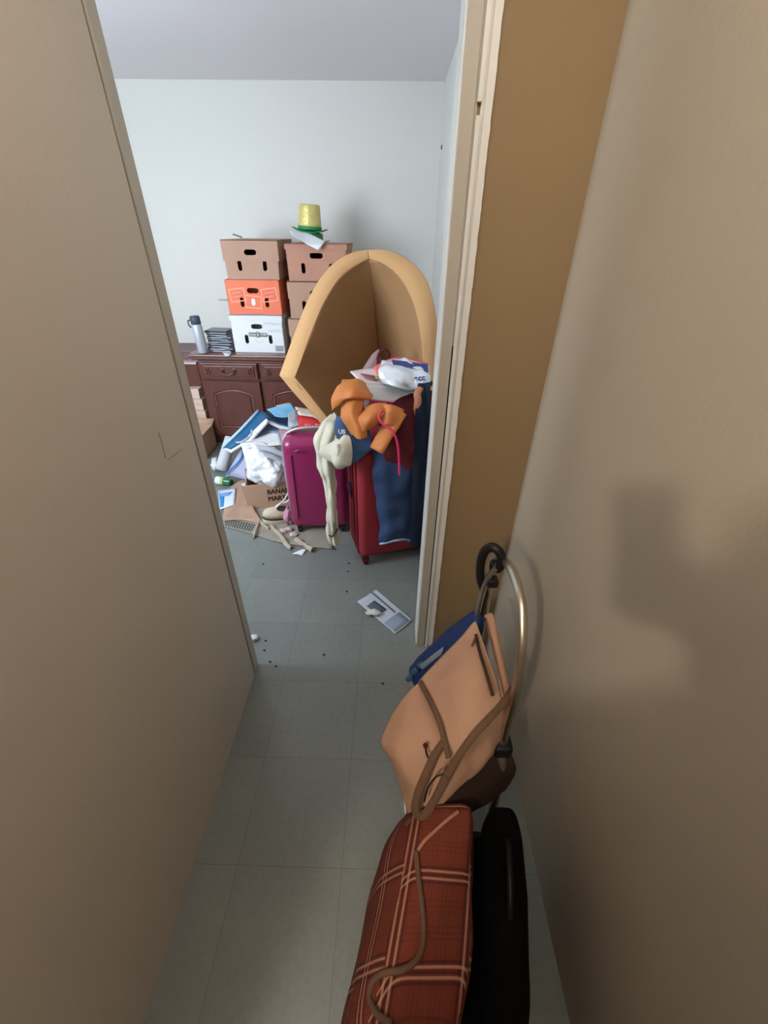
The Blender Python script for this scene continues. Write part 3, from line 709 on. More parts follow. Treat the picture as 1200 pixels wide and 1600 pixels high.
# ------------------------------------------------------------------ on the floor left of the carton
o = sheet('kraft_paper', [[G(362, 757, 0.01), G(384, 748, 0.02), G(400, 760, 0.02)], [G(352, 790, 0.008), G(378, 780, 0.03), G(396, 792, 0.03)], [G(348, 815, 0.01), G(375, 812, 0.022), G(412, 818, 0.02)]], M_kraft, thick=0.002, n=9, wr=0.012, ws=9)
tag(o, 'crumpled sheet of brown kraft paper spread on the patterned mat', 'paper')
def rug_mat():
    m = mat('patterned_mat', (152, 148, 136), rough=0.95, var=0.18, scale=22, bump=0.3, bscale=200).copy()
    nt = m.node_tree; N = nt.nodes; L = nt.links; b = N['Principled BSDF']
    uv = N.new('ShaderNodeUVMap'); mp = N.new('ShaderNodeMapping'); mp.inputs['Scale'].default_value = (56, 24, 1); mp.inputs['Rotation'].default_value = (0, 0, 0.785)
    L.new(uv.outputs[0], mp.inputs[0])
    ck = N.new('ShaderNodeTexChecker'); ck.inputs['Scale'].default_value = 1.0; L.new(mp.outputs[0], ck.inputs[0])
    sp = N.new('ShaderNodeSeparateXYZ'); L.new(uv.outputs[0], sp.inputs[0])
    def rng(out, a, b_):
        m1 = N.new('ShaderNodeMath'); m1.operation = 'GREATER_THAN'; m1.inputs[1].default_value = a; L.new(out, m1.inputs[0])
        m2 = N.new('ShaderNodeMath'); m2.operation = 'LESS_THAN'; m2.inputs[1].default_value = b_; L.new(out, m2.inputs[0])
        m3 = N.new('ShaderNodeMath'); m3.operation = 'MULTIPLY'; L.new(m1.outputs[0], m3.inputs[0]); L.new(m2.outputs[0], m3.inputs[1]); return m3.outputs[0]
    a = rng(sp.outputs[1], 0.70, 0.97); c = rng(sp.outputs[0], 0.04, 0.36)
    mm = N.new('ShaderNodeMath'); mm.operation = 'MULTIPLY'; L.new(a, mm.inputs[0]); L.new(c, mm.inputs[1])
    m4 = N.new('ShaderNodeMath'); m4.operation = 'MULTIPLY'; L.new(mm.outputs[0], m4.inputs[0]); L.new(ck.outputs[1], m4.inputs[1])
    old = b.inputs['Base Color'].links[0].from_socket
    mx = N.new('ShaderNodeMix'); mx.data_type = 'RGBA'; mx.inputs[7].default_value = (*lin((40, 44, 48)), 1)
    L.new(m4.outputs[0], mx.inputs[0]); L.new(old, mx.inputs[6]); L.new(mx.outputs[2], b.inputs['Base Color'])
    return m
o = sheet('floor_mat', [[G(352, 776, 0.005), G(400, 782, 0.005), G(455, 795, 0.005), G(520, 815, 0.005)], [G(350, 800, 0.006), G(400, 808, 0.008), G(460, 818, 0.006), G(520, 832, 0.006)], [G(348, 822, 0.006), G(388, 832, 0.006), G(440, 848, 0.006), G(520, 858, 0.006)]], rug_mat(), thick=0.006, n=8, wr=0.002)
tag(o, 'grey beige mat with a black checked border lying under the heap', 'mat')
o = sheet('leaflet', [[G(341, 767, 0.012), G(368, 762, 0.03)], [G(343, 796, 0.012), G(366, 789, 0.03)]], mat('white_leaflet', (206, 220, 240), var=0.05), thick=0.0015, n=5, wr=0.003)
tag(o, 'white leaflet with a blue border on the brown kraft paper', 'leaflet')
lf = o
o = sheet('printed_band', [[G(342, 769, 0.0155), G(351, 767, 0.019)], [G(344, 793, 0.0155), G(350, 791, 0.019)]], M_blue, lf, thick=0.0008, n=3)
o = sheet('printed_band', [[G(344, 771, 0.019), G(363, 768, 0.031)], [G(345, 776, 0.019), G(357, 774, 0.027)]], mat('pale_blue_print', (120, 160, 214)), lf, thick=0.0008, n=3)
# green bottle lying down
a = G(337, 750, 0.030); b = G(358, 753, 0.030); d_ = (b - a).normalized()
t = thing('small_bottle', 'small green bottle with a white label lying on the floor', 'bottle', (a + b) / 2)
bm = bmesh.new(); tb(bm, [a + d_ * s for s in (0.0, 0.003, 0.10, 0.118, 0.128)], [0.024, 0.028, 0.028, 0.022, 0.02], 20); mo('bottle', bm, M_green, t, True)
bm = bmesh.new(); tb(bm, [a + d_ * s for s in (0.008, 0.058)], 0.0287, 20); mo('label', bm, mat('white_label', (226, 232, 224)), t, True)
bm = bmesh.new(); tb(bm, [a + d_ * s for s in (0.060, 0.07)], 0.0287, 20); mo('yellow_band', bm, mat('yellow_green_label', (190, 204, 80)), t, True)
bm = bmesh.new(); tb(bm, [b + d_ * 0.004, b + d_ * 0.02], 0.021, 20); mo('cap', bm, mat('dark_green_cap', (20, 70, 44)), t, True)
o = sheet('orange_peel', [[G(352, 743, 0.01), G(365, 740, 0.015), G(377, 741, 0.01)], [G(353, 746, 0.008), G(365, 743, 0.008), G(378, 744, 0.005)]], mat('peel', (186, 142, 98)), thick=0.003, n=6, wr=0.004, ws=30)
tag(o, 'curled tan scrap on the floor behind the green bottle', 'scrap')
o = sheet('paper_scrap', [[G(374, 757, 0.02), G(384, 753, 0.04)], [G(378, 764, 0.02), G(385, 762, 0.035)]], M_paper, thick=0.001, n=3)
tag(o, 'small white printed scrap leaning on the left corner of the BANA carton', 'paper')
text('print', '6', 0.022, plane_m(G(380, 759, 0.032), (1, -0.15, 0.1), (0, 0.8, 0.5)), M_ink, o)
# shoe
def shoe():
    c = G(424, 822, 0.006)
    t = thing('slip_on_shoe', 'cream canvas shoe with a dark band and white laces beside the magenta suitcase', 'shoe', c)
    M = Matrix.Translation(c + Vector((0.02, 0.05, 0))) @ Matrix.Rotation(math.radians(12), 4, 'Z') @ Matrix.Rotation(math.radians(6), 4, 'Y') @ Matrix.Diagonal((0.85, 1.1, 1.5, 1))
    def prof(zl, k, h0, h1):
        bm = bmesh.new(); n = 28; L = []
        for z, s in zl:
            r = []
            for i in range(n):
                a = 2 * PI * i / n; x = -0.10 * math.cos(a); w = 0.036 + 0.008 * math.cos(a)
                r.append(bm.verts.new(M @ Vector((x * s, w * s * math.sin(a), z))))
            L.append(r)
        for A, B in zip(L, L[1:]):
            for i in range(n): bm.faces.new((A[i], A[(i + 1) % n], B[(i + 1) % n], B[i]))
        bm.faces.new(L[0][::-1]); bm.faces.new(L[-1]); return bm
    mo('sole', prof([(0, 0.97), (0.004, 1.0), (0.020, 1.0), (0.022, 0.98)], 0, 0, 0), M_shoe, t, True)
    mo('band', prof([(0.0225, 1.005), (0.030, 1.005)], 0, 0, 0), mat('dark_olive_band', (52, 48, 40)), t, True)
    mo('upper', prof([(0.0305, 0.99), (0.045, 0.96), (0.056, 0.85), (0.064, 0.6), (0.067, 0.3)], 0, 0, 0), M_shoe, t, True)
    bm = bmesh.new(); pan(bm, capsule(0.045, 0, 0.085, 0.05, 10), [], M @ Matrix.Translation((0, 0, 0.0655)), 0.002); mo('opening', bm, mat('dark_lining', (60, 52, 46), rough=0.9), t)
    tube('lace', [M @ Vector((0.0, 0, 0.069)), M @ Vector((0.03, 0.01, 0.085)), M @ Vector((0.07, 0.02, 0.11)), M @ Vector((0.10, 0.03, 0.15))], 0.004, M_paper, t)
    tube('lace', [M @ Vector((-0.01, 0.01, 0.067)), M @ Vector((0.03, 0.025, 0.08)), M @ Vector((0.08, 0.0, 0.10)), M @ Vector((0.12, 0.0, 0.14))], 0.004, M_paper, t)
shoe()
o = lump('pink_sock', G(451, 806, 0.06), (0.030, 0.04, 0.06), mat('pale_pink_cloth', (190, 140, 162), rough=0.9), amp=0.3, f=2, seed=9, sub=4)
tag(o, 'pale pink balled sock between the shoe and the magenta suitcase', 'sock')
for i, (pts, w, lb) in enumerate((
        ([(405, 815), (402, 824), (397, 838)], 0.016, 'beige cloth strip hanging off the mat left of the shoe'),
        ([(424, 822), (437, 834), (446, 847), (455, 855)], 0.018, 'long twisted beige cloth strip crossing the front edge of the mat'),
        ([(462, 842), (474, 848), (482, 854), (489, 859)], 0.016, 'grey white cloth strip in front of the magenta suitcase'),
        ([(405, 812), (413, 820), (420, 826)], 0.012, 'short white cloth strip under the toe of the shoe'))):
    C_ = [G(a, b, 0.016) for a, b in pts]
    rows = [[c + Vector((-w * 0.5, -w * 0.7, -0.010)) for c in C_], [c + Vector((0, 0, 0.008)) for c in C_], [c + Vector((w * 0.5, w * 0.7, -0.010)) for c in C_]]
    o = sheet('cloth_strip', rows, M_rag, thick=0.0025, n=7, wr=0.007, ws=26, seed=i, crease=0.004); tag(o, lb, 'rag')
o = tube('twig', [G(374, 807, 0.02), G(388, 812, 0.02), G(404, 811, 0.02)], 0.0035, M_rag); tag(o, 'thin beige cord lying on the mat left of the shoe', 'cord')
for i, (px, py, lb) in enumerate(((443, 829, 'left'), (451, 827, 'middle'), (459, 835, 'right'))):
    o = lump('fluff', G(px, py, 0.018), (0.024, 0.018, 0.011), mat('pale_rag', (200, 184, 176), rough=0.9), amp=0.5, f=3, seed=20 + i, sub=4)
    tag(o, 'pinkish tuft of fluff by the magenta suitcase, %s one of three' % lb, 'scrap', 'fluff tufts beside the magenta suitcase')
o = sheet('paper_scrap', [[G(457, 865, 0.004), G(473, 858, 0.012), G(478, 859, 0.01)], [G(458, 866, 0.004), G(465, 866, 0.006), G(472, 868, 0.004)]], M_paper, thick=0.001, n=4)
tag(o, 'torn white triangle of paper on the open floor before the magenta suitcase', 'paper')
# newspaper and tissue
nv = [[G(558, 940, 0.003), G(575, 955, 0.004), G(598, 974, 0.003), G(617, 990, 0.004)], [G(576, 929, 0.003), G(595, 946, 0.006), G(615, 965, 0.004), G(632, 979, 0.006)], [G(588, 921, 0.004), G(607, 937, 0.006), G(628, 955, 0.004), G(643, 968, 0.008)]]
o = sheet('newspaper', nv, mat('newsprint', (186, 194, 206), var=0.03), thick=0.0015, n=6, wr=0.0012)
tag(o, 'folded newspaper page lying on the tiles near the door frame', 'newspaper'); news = o
up = Vector((0, 0, 0.0042))
sheet('photo_print', [[G(573, 948, 0.006) + up, G(591, 962, 0.006) + up], [G(585, 939, 0.006) + up, G(604, 953, 0.006) + up]], M_ink, news, thick=0.0006, n=3, linear=True)
sheet('headline_rule', [[G(580, 927, 0.006) + up, G(616, 958, 0.006) + up], [G(582, 926, 0.006) + up, G(618, 957, 0.006) + up]], M_ink, news, thick=0.0006, n=3, linear=True)
sheet('grey_column', [[G(600, 974, 0.006) + up, G(617, 988, 0.006) + up], [G(624, 957, 0.006) + up, G(640, 970, 0.006) + up]], mat('blue_grey_print', (140, 152, 170)), news, thick=0.0006, n=3, linear=True)
o = lump('crumpled_tissue', G(583, 957, 0.017), (0.036, 0.018, 0.010), mat('off_white_tissue', (206, 206, 200), rough=0.9), amp=0.3, f=2, seed=3, sub=4, zmin=0.0145)
tag(o, 'crumpled white tissue lying on the newspaper', 'tissue')
o = lump('paper_wad', G(397, 996, 0.012), (0.020, 0.016, 0.011), M_paper, amp=0.3, f=1.6, seed=6, sub=3, zmin=0.001)
tag(o, 'small folded white paper wad on the floor by the left wall end', 'paper')
for i, (px, py, lb) in enumerate([(415, 1001, 'right beside the paper wad'), (413, 1016, 'just below the paper wad'), (422, 1034, 'lower left of two close together below the paper wad'), (431, 1041, 'lowest of the four below the paper wad'),
        (506, 1023, 'alone in the middle of the tiles below the newspaper'), (542, 924, 'left of the top corner of the newspaper'), (411, 881, 'alone on the tiles below the patterned mat'), (544, 893, 'in front of the wheel of the crimson suitcase'),
        (545, 880, 'left of the wheel of the crimson suitcase'), (598, 1068, 'by the blue umbrella tip'), (524, 858, 'at the foot of the cream trousers')]):
    o = lump('crumb', G(px, py, 0.003), (0.005, 0.004, 0.003), M_groove, amp=0.4, f=2, seed=40 + i, sub=2, zmin=0.0005)
    tag(o, 'tiny dark crumb ' + lb, 'crumb', 'dark crumbs scattered on the floor')

# ------------------------------------------------------------------ big bent carton standing open towards the door
t = thing('large_carton', 'huge tan cardboard carton bent open with folded-back rims, standing behind the crimson suitcase', 'box', (-0.1, 2.75, 0))
CD = {405: 2.66, 450: 2.80, 500: 2.94, 550: 3.06, 600: 3.15, 650: 3.2, 700: 3.22, 707: 3.2}
cr = [(577, 405), (583, 450), (588, 500), (593, 550), (600, 600), (606, 650), (610, 700), (611, 707)]
lf_ = [(565, 409, 2.643), (531, 434, 2.595), (504, 478, 2.525), (483, 530, 2.445), (461, 590, 2.355), (497, 634, 2.36), (540, 690, 2.36), (600, 775, 2.36)]
rt_ = [(589, 408, 2.643), (625, 433, 2.595), (646, 470, 2.525), (658, 520, 2.455), (663, 575, 2.415), (665, 640, 2.395), (665, 700, 2.39), (664, 780, 2.39)]
def panel_rows(edge, sgn):
    rows = []
    for (cx, cy), (ex, ey, eY) in zip(cr, edge):
        a = Q(cx, cy, CD[cy]); b = Q(ex, ey, eY); r = []
        for k in range(5):
            u = k / 4; p = a.lerp(b, u); bow = math.sin(PI * u) * (0.05 if sgn < 0 else 0.02) * min(1, (cy - 400) / 120 + 0.1)
            r.append(p + Vector((sgn * bow, bow * 0.5, 0)))
        rows.append(r)
    return rows
sheet('left_panel', panel_rows(lf_, -1), M_bigcard, t, thick=0.006, n=6, wr=0.002, ws=4)
sheet('right_panel', panel_rows(rt_, 1), M_bigcard, t, thick=0.006, n=6, wr=0.002, ws=4)
inn = [(577, 404, 2.655), (553, 416, 2.63), (530, 435, 2.595), (504, 478, 2.525), (483, 530, 2.445), (466, 577, 2.37), (461, 590, 2.355)]
out = [(576, 391, 2.67), (548, 396, 2.65), (515, 418, 2.62), (485, 462, 2.56), (462, 518, 2.48), (443, 570, 2.40), (437, 586, 2.38)]
def strip(name, A, B, m):
    sheet(name, [[Q(*p) for p in A], [Q((a[0] + b[0]) / 2, (a[1] + b[1]) / 2, (a[2] + b[2]) / 2 - 0.01) for a, b in zip(A, B)], [Q(*p) for p in B]], m, t, thick=0.007, n=6, wr=0.0012, ws=7)
strip('left_rim_flap', inn, out, M_rim)
strip('lower_rim_flap', [(461, 590, 2.355), (478, 610, 2.355), (498, 635, 2.355), (540, 688, 2.355)], [(437, 586, 2.38), (462, 616, 2.38), (488, 645, 2.38), (532, 698, 2.38)], M_rim)
inr = [(577, 404, 2.655), (600, 413, 2.63), (625, 434, 2.595), (645, 470, 2.525), (657, 520, 2.455), (662, 575, 2.415), (664, 640, 2.395)]
our = [(576, 391, 2.67), (606, 392, 2.65), (640, 408, 2.62), (668, 442, 2.56), (682, 500, 2.49), (688, 570, 2.45), (690, 640, 2.43)]
strip('right_rim_flap', inr, our, M_rim)
bm = bmesh.new(); tb(bm, [Q(504, 482, 2.53), Q(525, 510, 2.66), Q(546, 540, 2.79), Q(560, 565, 2.88)], 0.0016, 6); mo('fold_line', bm, M_carddk, t)
# things inside the carton's mouth
o = sheet('grey_board', [[Q(564, 582, 2.4), Q(580, 556, 2.42), Q(592, 545, 2.44)], [Q(566, 592, 2.36), Q(585, 580, 2.38), Q(596, 576, 2.40)], [Q(574, 690, 2.33), Q(586, 690, 2.34), Q(598, 690, 2.36)], [Q(582, 785, 2.33), Q(590, 785, 2.34), Q(602, 785, 2.36)]], mat('mauve_grey_card', (150, 126, 124)), thick=0.004, n=5)
tag(o, 'mauve grey piece of card standing inside the mouth of the huge tan carton', 'card')
o = tube('belt_loop', [Q(592, 690, 2.30), Q(591, 578, 2.36), Q(592, 555, 2.40), Q(600, 546, 2.42), Q(608, 552, 2.42), Q(607, 570, 2.40), Q(604, 640, 2.38)], 0.009, M_maroon, flat=0.4)
tag(o, 'dark maroon strap looped inside the mouth of the huge tan carton', 'strap')

# ------------------------------------------------------------------ suitcases
def shell(w, d, h, r, M, z0, n=10, groove=0, ga=0.003):
    """rounded box with vertical grooves on the wide faces"""
    bm = bmesh.new(); bx(bm, (0, 0, 0), (w, d, h), None, 0)
    bmesh.ops.bevel(bm, geom=[e for e in bm.edges], offset=r, segments=6, affect='EDGES', profile=0.5)
    bmesh.ops.transform(bm, matrix=M @ Matrix.Translation((w / 2, d / 2, z0 + h / 2)), verts=bm.verts)
    return bm
# magenta
c0 = Vector((-0.592, 2.055, 0)); a = math.radians(4)
Mg = Matrix.Translation(c0) @ Matrix.Rotation(a, 4, 'Z')
t = thing('suitcase', 'glossy magenta hard-shell suitcase standing upright left of the crimson one', 'suitcase', Mg @ Vector((0.18, 0.1, 0)))
W_, D_, H_ = 0.36, 0.20, 0.585
mo('shell', shell(W_, D_, H_, 0.055, Mg, 0.035), M_magenta, t, True)
bm = bmesh.new()
for k in (0.05,):
    vs = bx(bm, (k, -0.001, 0.035 + H_ * 0.5), (0.012, 0.012, H_ * 0.72), Mg, 0.005, 3)
mo('rib', bm, M_magenta, t, True)
ring = []
for (x, z) in [(0.0, 0.12), (-0.006, 0.3), (-0.006, 0.5), (0.012, 0.595), (0.07, 0.632), (0.18, 0.640), (0.29, 0.632), (0.352, 0.595), (0.368, 0.5), (0.368, 0.3), (0.362, 0.12), (0.345, 0.055), (0.28, 0.03), (0.18, 0.028), (0.08, 0.03), (0.018, 0.055)]:
    ring.append(Mg @ Vector((x, 0.105, z)))
bm = bmesh.new(); tb(bm, crv(ring, 5, True), 0.011, 8, closed=True); mo('zip_seam', bm, M_silver, t, True)
bm = bmesh.new(); tb(bm, crv([Mg @ Vector(v) for v in ((0.02, 0.10, 0.615), (0.08, 0.085, 0.648), (0.18, 0.08, 0.66), (0.27, 0.08, 0.655))], 6), 0.008, 8); mo('handle', bm, M_silver, t, True)
bm = bmesh.new(); tb(bm, crv([Mg @ Vector(v) for v in ((0.075, -0.008, 0.555), (0.10, -0.010, 0.567), (0.13, -0.008, 0.55))], 6), 0.004, 8); mo('logo_bar', bm, M_magenta, t, True)
bm = bmesh.new(); bx(bm, (0.235, -0.003, 0.53), (0.10, 0.008, 0.10), Mg, 0.002); mo('label_plate', bm, mat('dark_plate', (70, 90, 96), rough=0.4), t)
for k in (0.05, 0.31):
    for yy in (0.03, 0.17):
        bm = bmesh.new(); r = bmesh.ops.create_cone(bm, cap_ends=True, segments=20, radius1=0.022, radius2=0.022, depth=0.02)
        bmesh.ops.transform(bm, matrix=Mg @ Matrix.Translation((k, yy, 0.0225)) @ Matrix.Rotation(PI / 2, 4, 'Y'), verts=bm.verts)
        bx(bm, (k, yy, 0.035), (0.03, 0.03, 0.022), Mg, 0.003)
        mo('wheel', bm, M_black, t)
# crimson
c0 = Vector((-0.150, 1.770, 0)); a = math.radians(18)
Mr = Matrix.Translation(c0) @ Matrix.Rotation(a, 4, 'Z')
t = thing('suitcase', 'large crimson fabric suitcase standing upright under the heap of clothes', 'suitcase', Mr @ Vector((0.2, 0.13, 0)))
W_, D_, H_ = 0.42, 0.27, 0.69
mo('body', shell(W_, D_, H_, 0.036, Mr, 0.055), M_redcase, t, True)
for yy in (0.055, 0.105, 0.19):
    bm = bmesh.new(); tb(bm, crv([Mr @ Vector(v) for v in ((0.03, yy, 0.75), (-0.004, yy, 0.72), (-0.006, yy, 0.4), (-0.004, yy, 0.09), (0.03, yy, 0.053))], 6), 0.006, 8); mo('piping', bm, M_redcase, t, True)
bm = bmesh.new(); bx(bm, (-0.003, 0.148, 0.38), (0.006, 0.060, 0.62), Mr, 0.002); mo('zip_gusset', bm, M_maroon, t)
bm = bmesh.new(); bx(bm, (-0.012, 0.14, 0.42), (0.018, 0.07, 0.06), Mr, 0.005); bx(bm, (-0.010, 0.20, 0.40), (0.014, 0.05, 0.035), Mr, 0.004); mo('side_buckle', bm, mat('dark_plum_plastic', (52, 30, 44), rough=0.4), t)
bm = bmesh.new(); bx(bm, (-0.006, 0.20, 0.30), (0.006, 0.02, 0.45), Mr, 0.002); mo('side_strap', bm, M_maroon, t)
for k in (0.03, 0.39):
    for yy in (0.03, 0.24):
        bm = bmesh.new(); bmesh.ops.create_cone(bm, cap_ends=True, segments=20, radius1=0.024, radius2=0.024, depth=0.022)
        bmesh.ops.transform(bm, matrix=Mr @ Matrix.Translation((k, yy, 0.0245)) @ Matrix.Rotation(PI / 2, 4, 'Y'), verts=bm.verts)
        bx(bm, (k, yy, 0.045), (0.038, 0.038, 0.034), Mr, 0.004)
        mo('wheel', bm, M_maroon, t)

def pleat(rows, k, amp, seed=0):
    """more columns, alternately pushed out and in, for hanging folds"""
    out = []; rnd = random.Random(seed); ph_ = [rnd.uniform(0.5, 1.2) for _ in range(k + 1)]
    for r in rows:
        c = crv(r, 8); n_ = len(c) - 1
        out.append([c[round(n_ * j / k)] + Vector((0, amp * ph_[j] * (-1 if j % 2 else 1), 0)) for j in range(k + 1)])
    return out

# ------------------------------------------------------------------ the heap of clothes on the crimson suitcase
o = lump('folded_clothes', (0.07, 1.95, 0.845), (0.185, 0.13, 0.10), M_maroon, amp=0.12, f=1.5, rid=0.08, seed=2)
tag(o, 'bundled dark maroon clothes on top of the crimson suitcase, under the white envelope', 'clothes')
rows = [[Q(600, 640, 1.83), Q(630, 640, 1.82), Q(662, 642, 1.82)], [Q(596, 670, 1.76), Q(630, 675, 1.75), Q(662, 675, 1.75)], [Q(600, 712, 1.73), Q(628, 715, 1.72), Q(658, 715, 1.72)], [Q(612, 735, 1.73), Q(628, 752, 1.72), Q(655, 745, 1.72)]]
o = sheet('maroon_garment', rows, M_maroon, thick=0.008, n=8, wr=0.015, ws=9, crease=0.004); tag(o, 'dark maroon garment hanging beside the rolled orange leather', 'garment')
rows = [[Q(584, 690, 1.80), Q(605, 690, 1.77), Q(630, 690, 1.78), Q(656, 692, 1.80)], [Q(584, 730, 1.745), Q(606, 730, 1.72), Q(630, 730, 1.73), Q(655, 730, 1.76)], [Q(588, 775, 1.745), Q(608, 775, 1.715), Q(632, 775, 1.73), Q(652, 775, 1.76)],
        [Q(592, 810, 1.745), Q(612, 812, 1.715), Q(634, 812, 1.73), Q(650, 812, 1.76)], [Q(594, 849, 1.735), Q(610, 846, 1.70), Q(630, 842, 1.72), Q(648, 846, 1.755)]]
t = thing('jeans', 'dark blue jeans hanging down the front of the crimson suitcase', 'trousers', (0.05, 1.74, 0.05))
sheet('denim', [[p + Vector((0, -0.012, 0)) for p in r] for r in pleat(rows, 4, 0.006, 3)], M_denim, t, thick=0.010, n=9, wr=0.008, ws=8, crease=0.008)
tube('hem', [Q(594, 850, 1.712), Q(604, 848, 1.69), Q(616, 845, 1.685), Q(632, 843, 1.70), Q(647, 846, 1.73)], 0.006, mat('pale_denim_edge', (150, 166, 190), rough=0.9), t)
rows = [[Q(656, 598, 1.95), Q(676, 598, 1.95)], [Q(652, 608, 1.80), Q(672, 608, 1.80)], [Q(648, 680, 1.74), Q(672, 680, 1.74)], [Q(644, 760, 1.69), Q(668, 760, 1.70)], [Q(641, 853, 1.66), Q(662, 853, 1.68)]]
o = sheet('dark_coat', pleat(rows, 3, 0.006, 4), M_denimdk, thick=0.015, n=8, wr=0.012, ws=9); tag(o, 'dark blue-black coat hanging at the right end of the clothes heap by the door frame', 'coat')
# small jeans piece and cream trousers
rows = [[Q(528, 655, 1.83), Q(545, 652, 1.82), Q(575, 668, 1.80)], [Q(522, 672, 1.77), Q(545, 674, 1.76), Q(580, 690, 1.75)], [Q(530, 690, 1.74), Q(550, 700, 1.73), Q(584, 700, 1.74)], [Q(545, 724, 1.74), Q(556, 722, 1.73), Q(574, 708, 1.74)]]
o = sheet('blue_shorts', rows, mat('faded_denim', (62, 92, 130), rough=0.9, var=0.35, scale=16, bump=0.15, bscale=400), thick=0.01, n=8, wr=0.014, ws=10, crease=0.004); tag(o, 'faded blue denim shorts bunched between the cream trousers and the orange leather', 'shorts')
text('lettering', 'US', 0.026, plane_m(Q(534, 675, 1.735), (1, 0.05, 0), (0, 0.2, 1)), M_paper, o, bold=0.001)
t = thing('cream_trousers', 'cream cotton trousers hanging down the left side of the crimson suitcase', 'trousers', (-0.26, 1.85, 0.1))
rows = [[Q(516, 646, 1.98), Q(524, 645, 1.97), Q(533, 656, 1.95)], [Q(502, 664, 1.90), Q(516, 668, 1.86), Q(530, 676, 1.85)], [Q(493, 690, 1.86), Q(507, 695, 1.82), Q(524, 700, 1.82)], [Q(495, 718, 1.86), Q(508, 722, 1.81), Q(522, 726, 1.82)],
        [Q(504, 745, 1.85), Q(513, 750, 1.80), Q(524, 752, 1.82)], [Q(510, 790, 1.84), Q(517, 792, 1.79), Q(526, 792, 1.81)], [Q(512, 832, 1.82), Q(519, 834, 1.78), Q(527, 832, 1.80)], [Q(518, 851, 1.82), Q(523, 852, 1.79), Q(529, 850, 1.80)]]
sheet('leg', pleat(rows, 5, 0.008, 5), M_cream, t, thick=0.010, n=9, wr=0.006, ws=9, crease=0.010)
rows = [[Q(524, 684, 1.79), Q(535, 680, 1.76), Q(547, 682, 1.75)], [Q(502, 704, 1.78), Q(528, 700, 1.71), Q(550, 702, 1.72)], [Q(512, 716, 1.77), Q(530, 720, 1.70), Q(549, 715, 1.72)], [Q(524, 726, 1.77), Q(531, 732, 1.73), Q(540, 728, 1.74)]]
sheet('waist', rows, M_cream, t, thick=0.010, n=10, wr=0.008, ws=11, crease=0.012)
tube('drawstring', [Q(528, 694, 1.70), Q(530, 705, 1.69), Q(528, 714, 1.69)], 0.010, mat('pale_cotton', (222, 222, 210)), t, flat=0.4)
tube('ankle_cord', [Q(512, 834, 1.81), Q(519, 838, 1.765), Q(528, 826, 1.79)], 0.004, M_black, t)
# orange leather
t = thing('orange_jacket', 'crumpled orange leather garment with a rolled sleeve draped over the clothes heap', 'jacket', (-0.05, 1.8, 0.72))
rows = [[Q(536, 596, 1.95), Q(556, 590, 1.93), Q(574, 596, 1.95)], [Q(528, 606, 1.84), Q(552, 602, 1.79), Q(580, 612, 1.84)], [Q(522, 622, 1.80), Q(548, 620, 1.74), Q(580, 622, 1.79)], [Q(519, 642, 1.81), Q(538, 628, 1.76), Q(562, 624, 1.78)]]
sheet('shoulder', rows, M_orfab, t, thick=0.004, n=8, wr=0.007, ws=9, crease=0.007)
rows = [[Q(532, 628, 1.80), Q(552, 624, 1.77), Q(570, 624, 1.79)], [Q(532, 650, 1.76), Q(549, 646, 1.715), Q(566, 645, 1.75)], [Q(540, 668, 1.74), Q(556, 666, 1.70), Q(572, 668, 1.71)], [Q(548, 680, 1.745), Q(562, 685, 1.70), Q(573, 682, 1.71)]]
sheet('front_panel', rows, M_orfab, t, thick=0.004, n=8, wr=0.006, ws=9, crease=0.006)
rows = [[Q(570, 640, 1.78), Q(585, 630, 1.74), Q(604, 628, 1.76)], [Q(560, 652, 1.72), Q(582, 645, 1.685), Q(606, 640, 1.72)], [Q(552, 664, 1.73), Q(575, 660, 1.67), Q(598, 655, 1.71)], [Q(556, 676, 1.72), Q(570, 674, 1.685), Q(584, 668, 1.71)]]
sheet('lapel', rows, M_orfab, t, thick=0.004, n=8, wr=0.006, ws=9, crease=0.006)
# rolled sleeve: a flattened open tube
a0, a1 = Q(622, 642, 1.74), Q(588, 704, 1.66)
bm = bmesh.new(); pts = [a0.lerp(a1, k / 10) for k in range(11)]
tb(bm, pts, [0.050 - 0.001 * k for k in range(11)], 24, flat=0.45, cap=False)
for v in bm.verts: v.co += Vector((0.003, 0, 0)) * noise.noise(v.co * 30)
s_ = mo('sleeve', bm, M_orfab, t, True); md = s_.modifiers.new('thick', 'SOLIDIFY'); md.thickness = 0.005
sheet('sleeve_top', [[Q(594, 634, 1.75), Q(610, 632, 1.71), Q(630, 640, 1.74)], [Q(596, 648, 1.71), Q(612, 648, 1.685), Q(629, 655, 1.71)], [Q(590, 662, 1.70), Q(606, 664, 1.675), Q(622, 670, 1.70)]], M_orfab, t, thick=0.004, n=6, wr=0.006)
o = tube('pink_ribbon', [Q(597, 640, 1.68), Q(592, 652, 1.66), Q(600, 664, 1.645), Q(614, 674, 1.64), Q(622, 700, 1.64), Q(624, 743, 1.64)], 0.0045, M_pinkcord)
tag(o, 'narrow hot pink ribbon hanging over the rolled orange sleeve', 'ribbon')
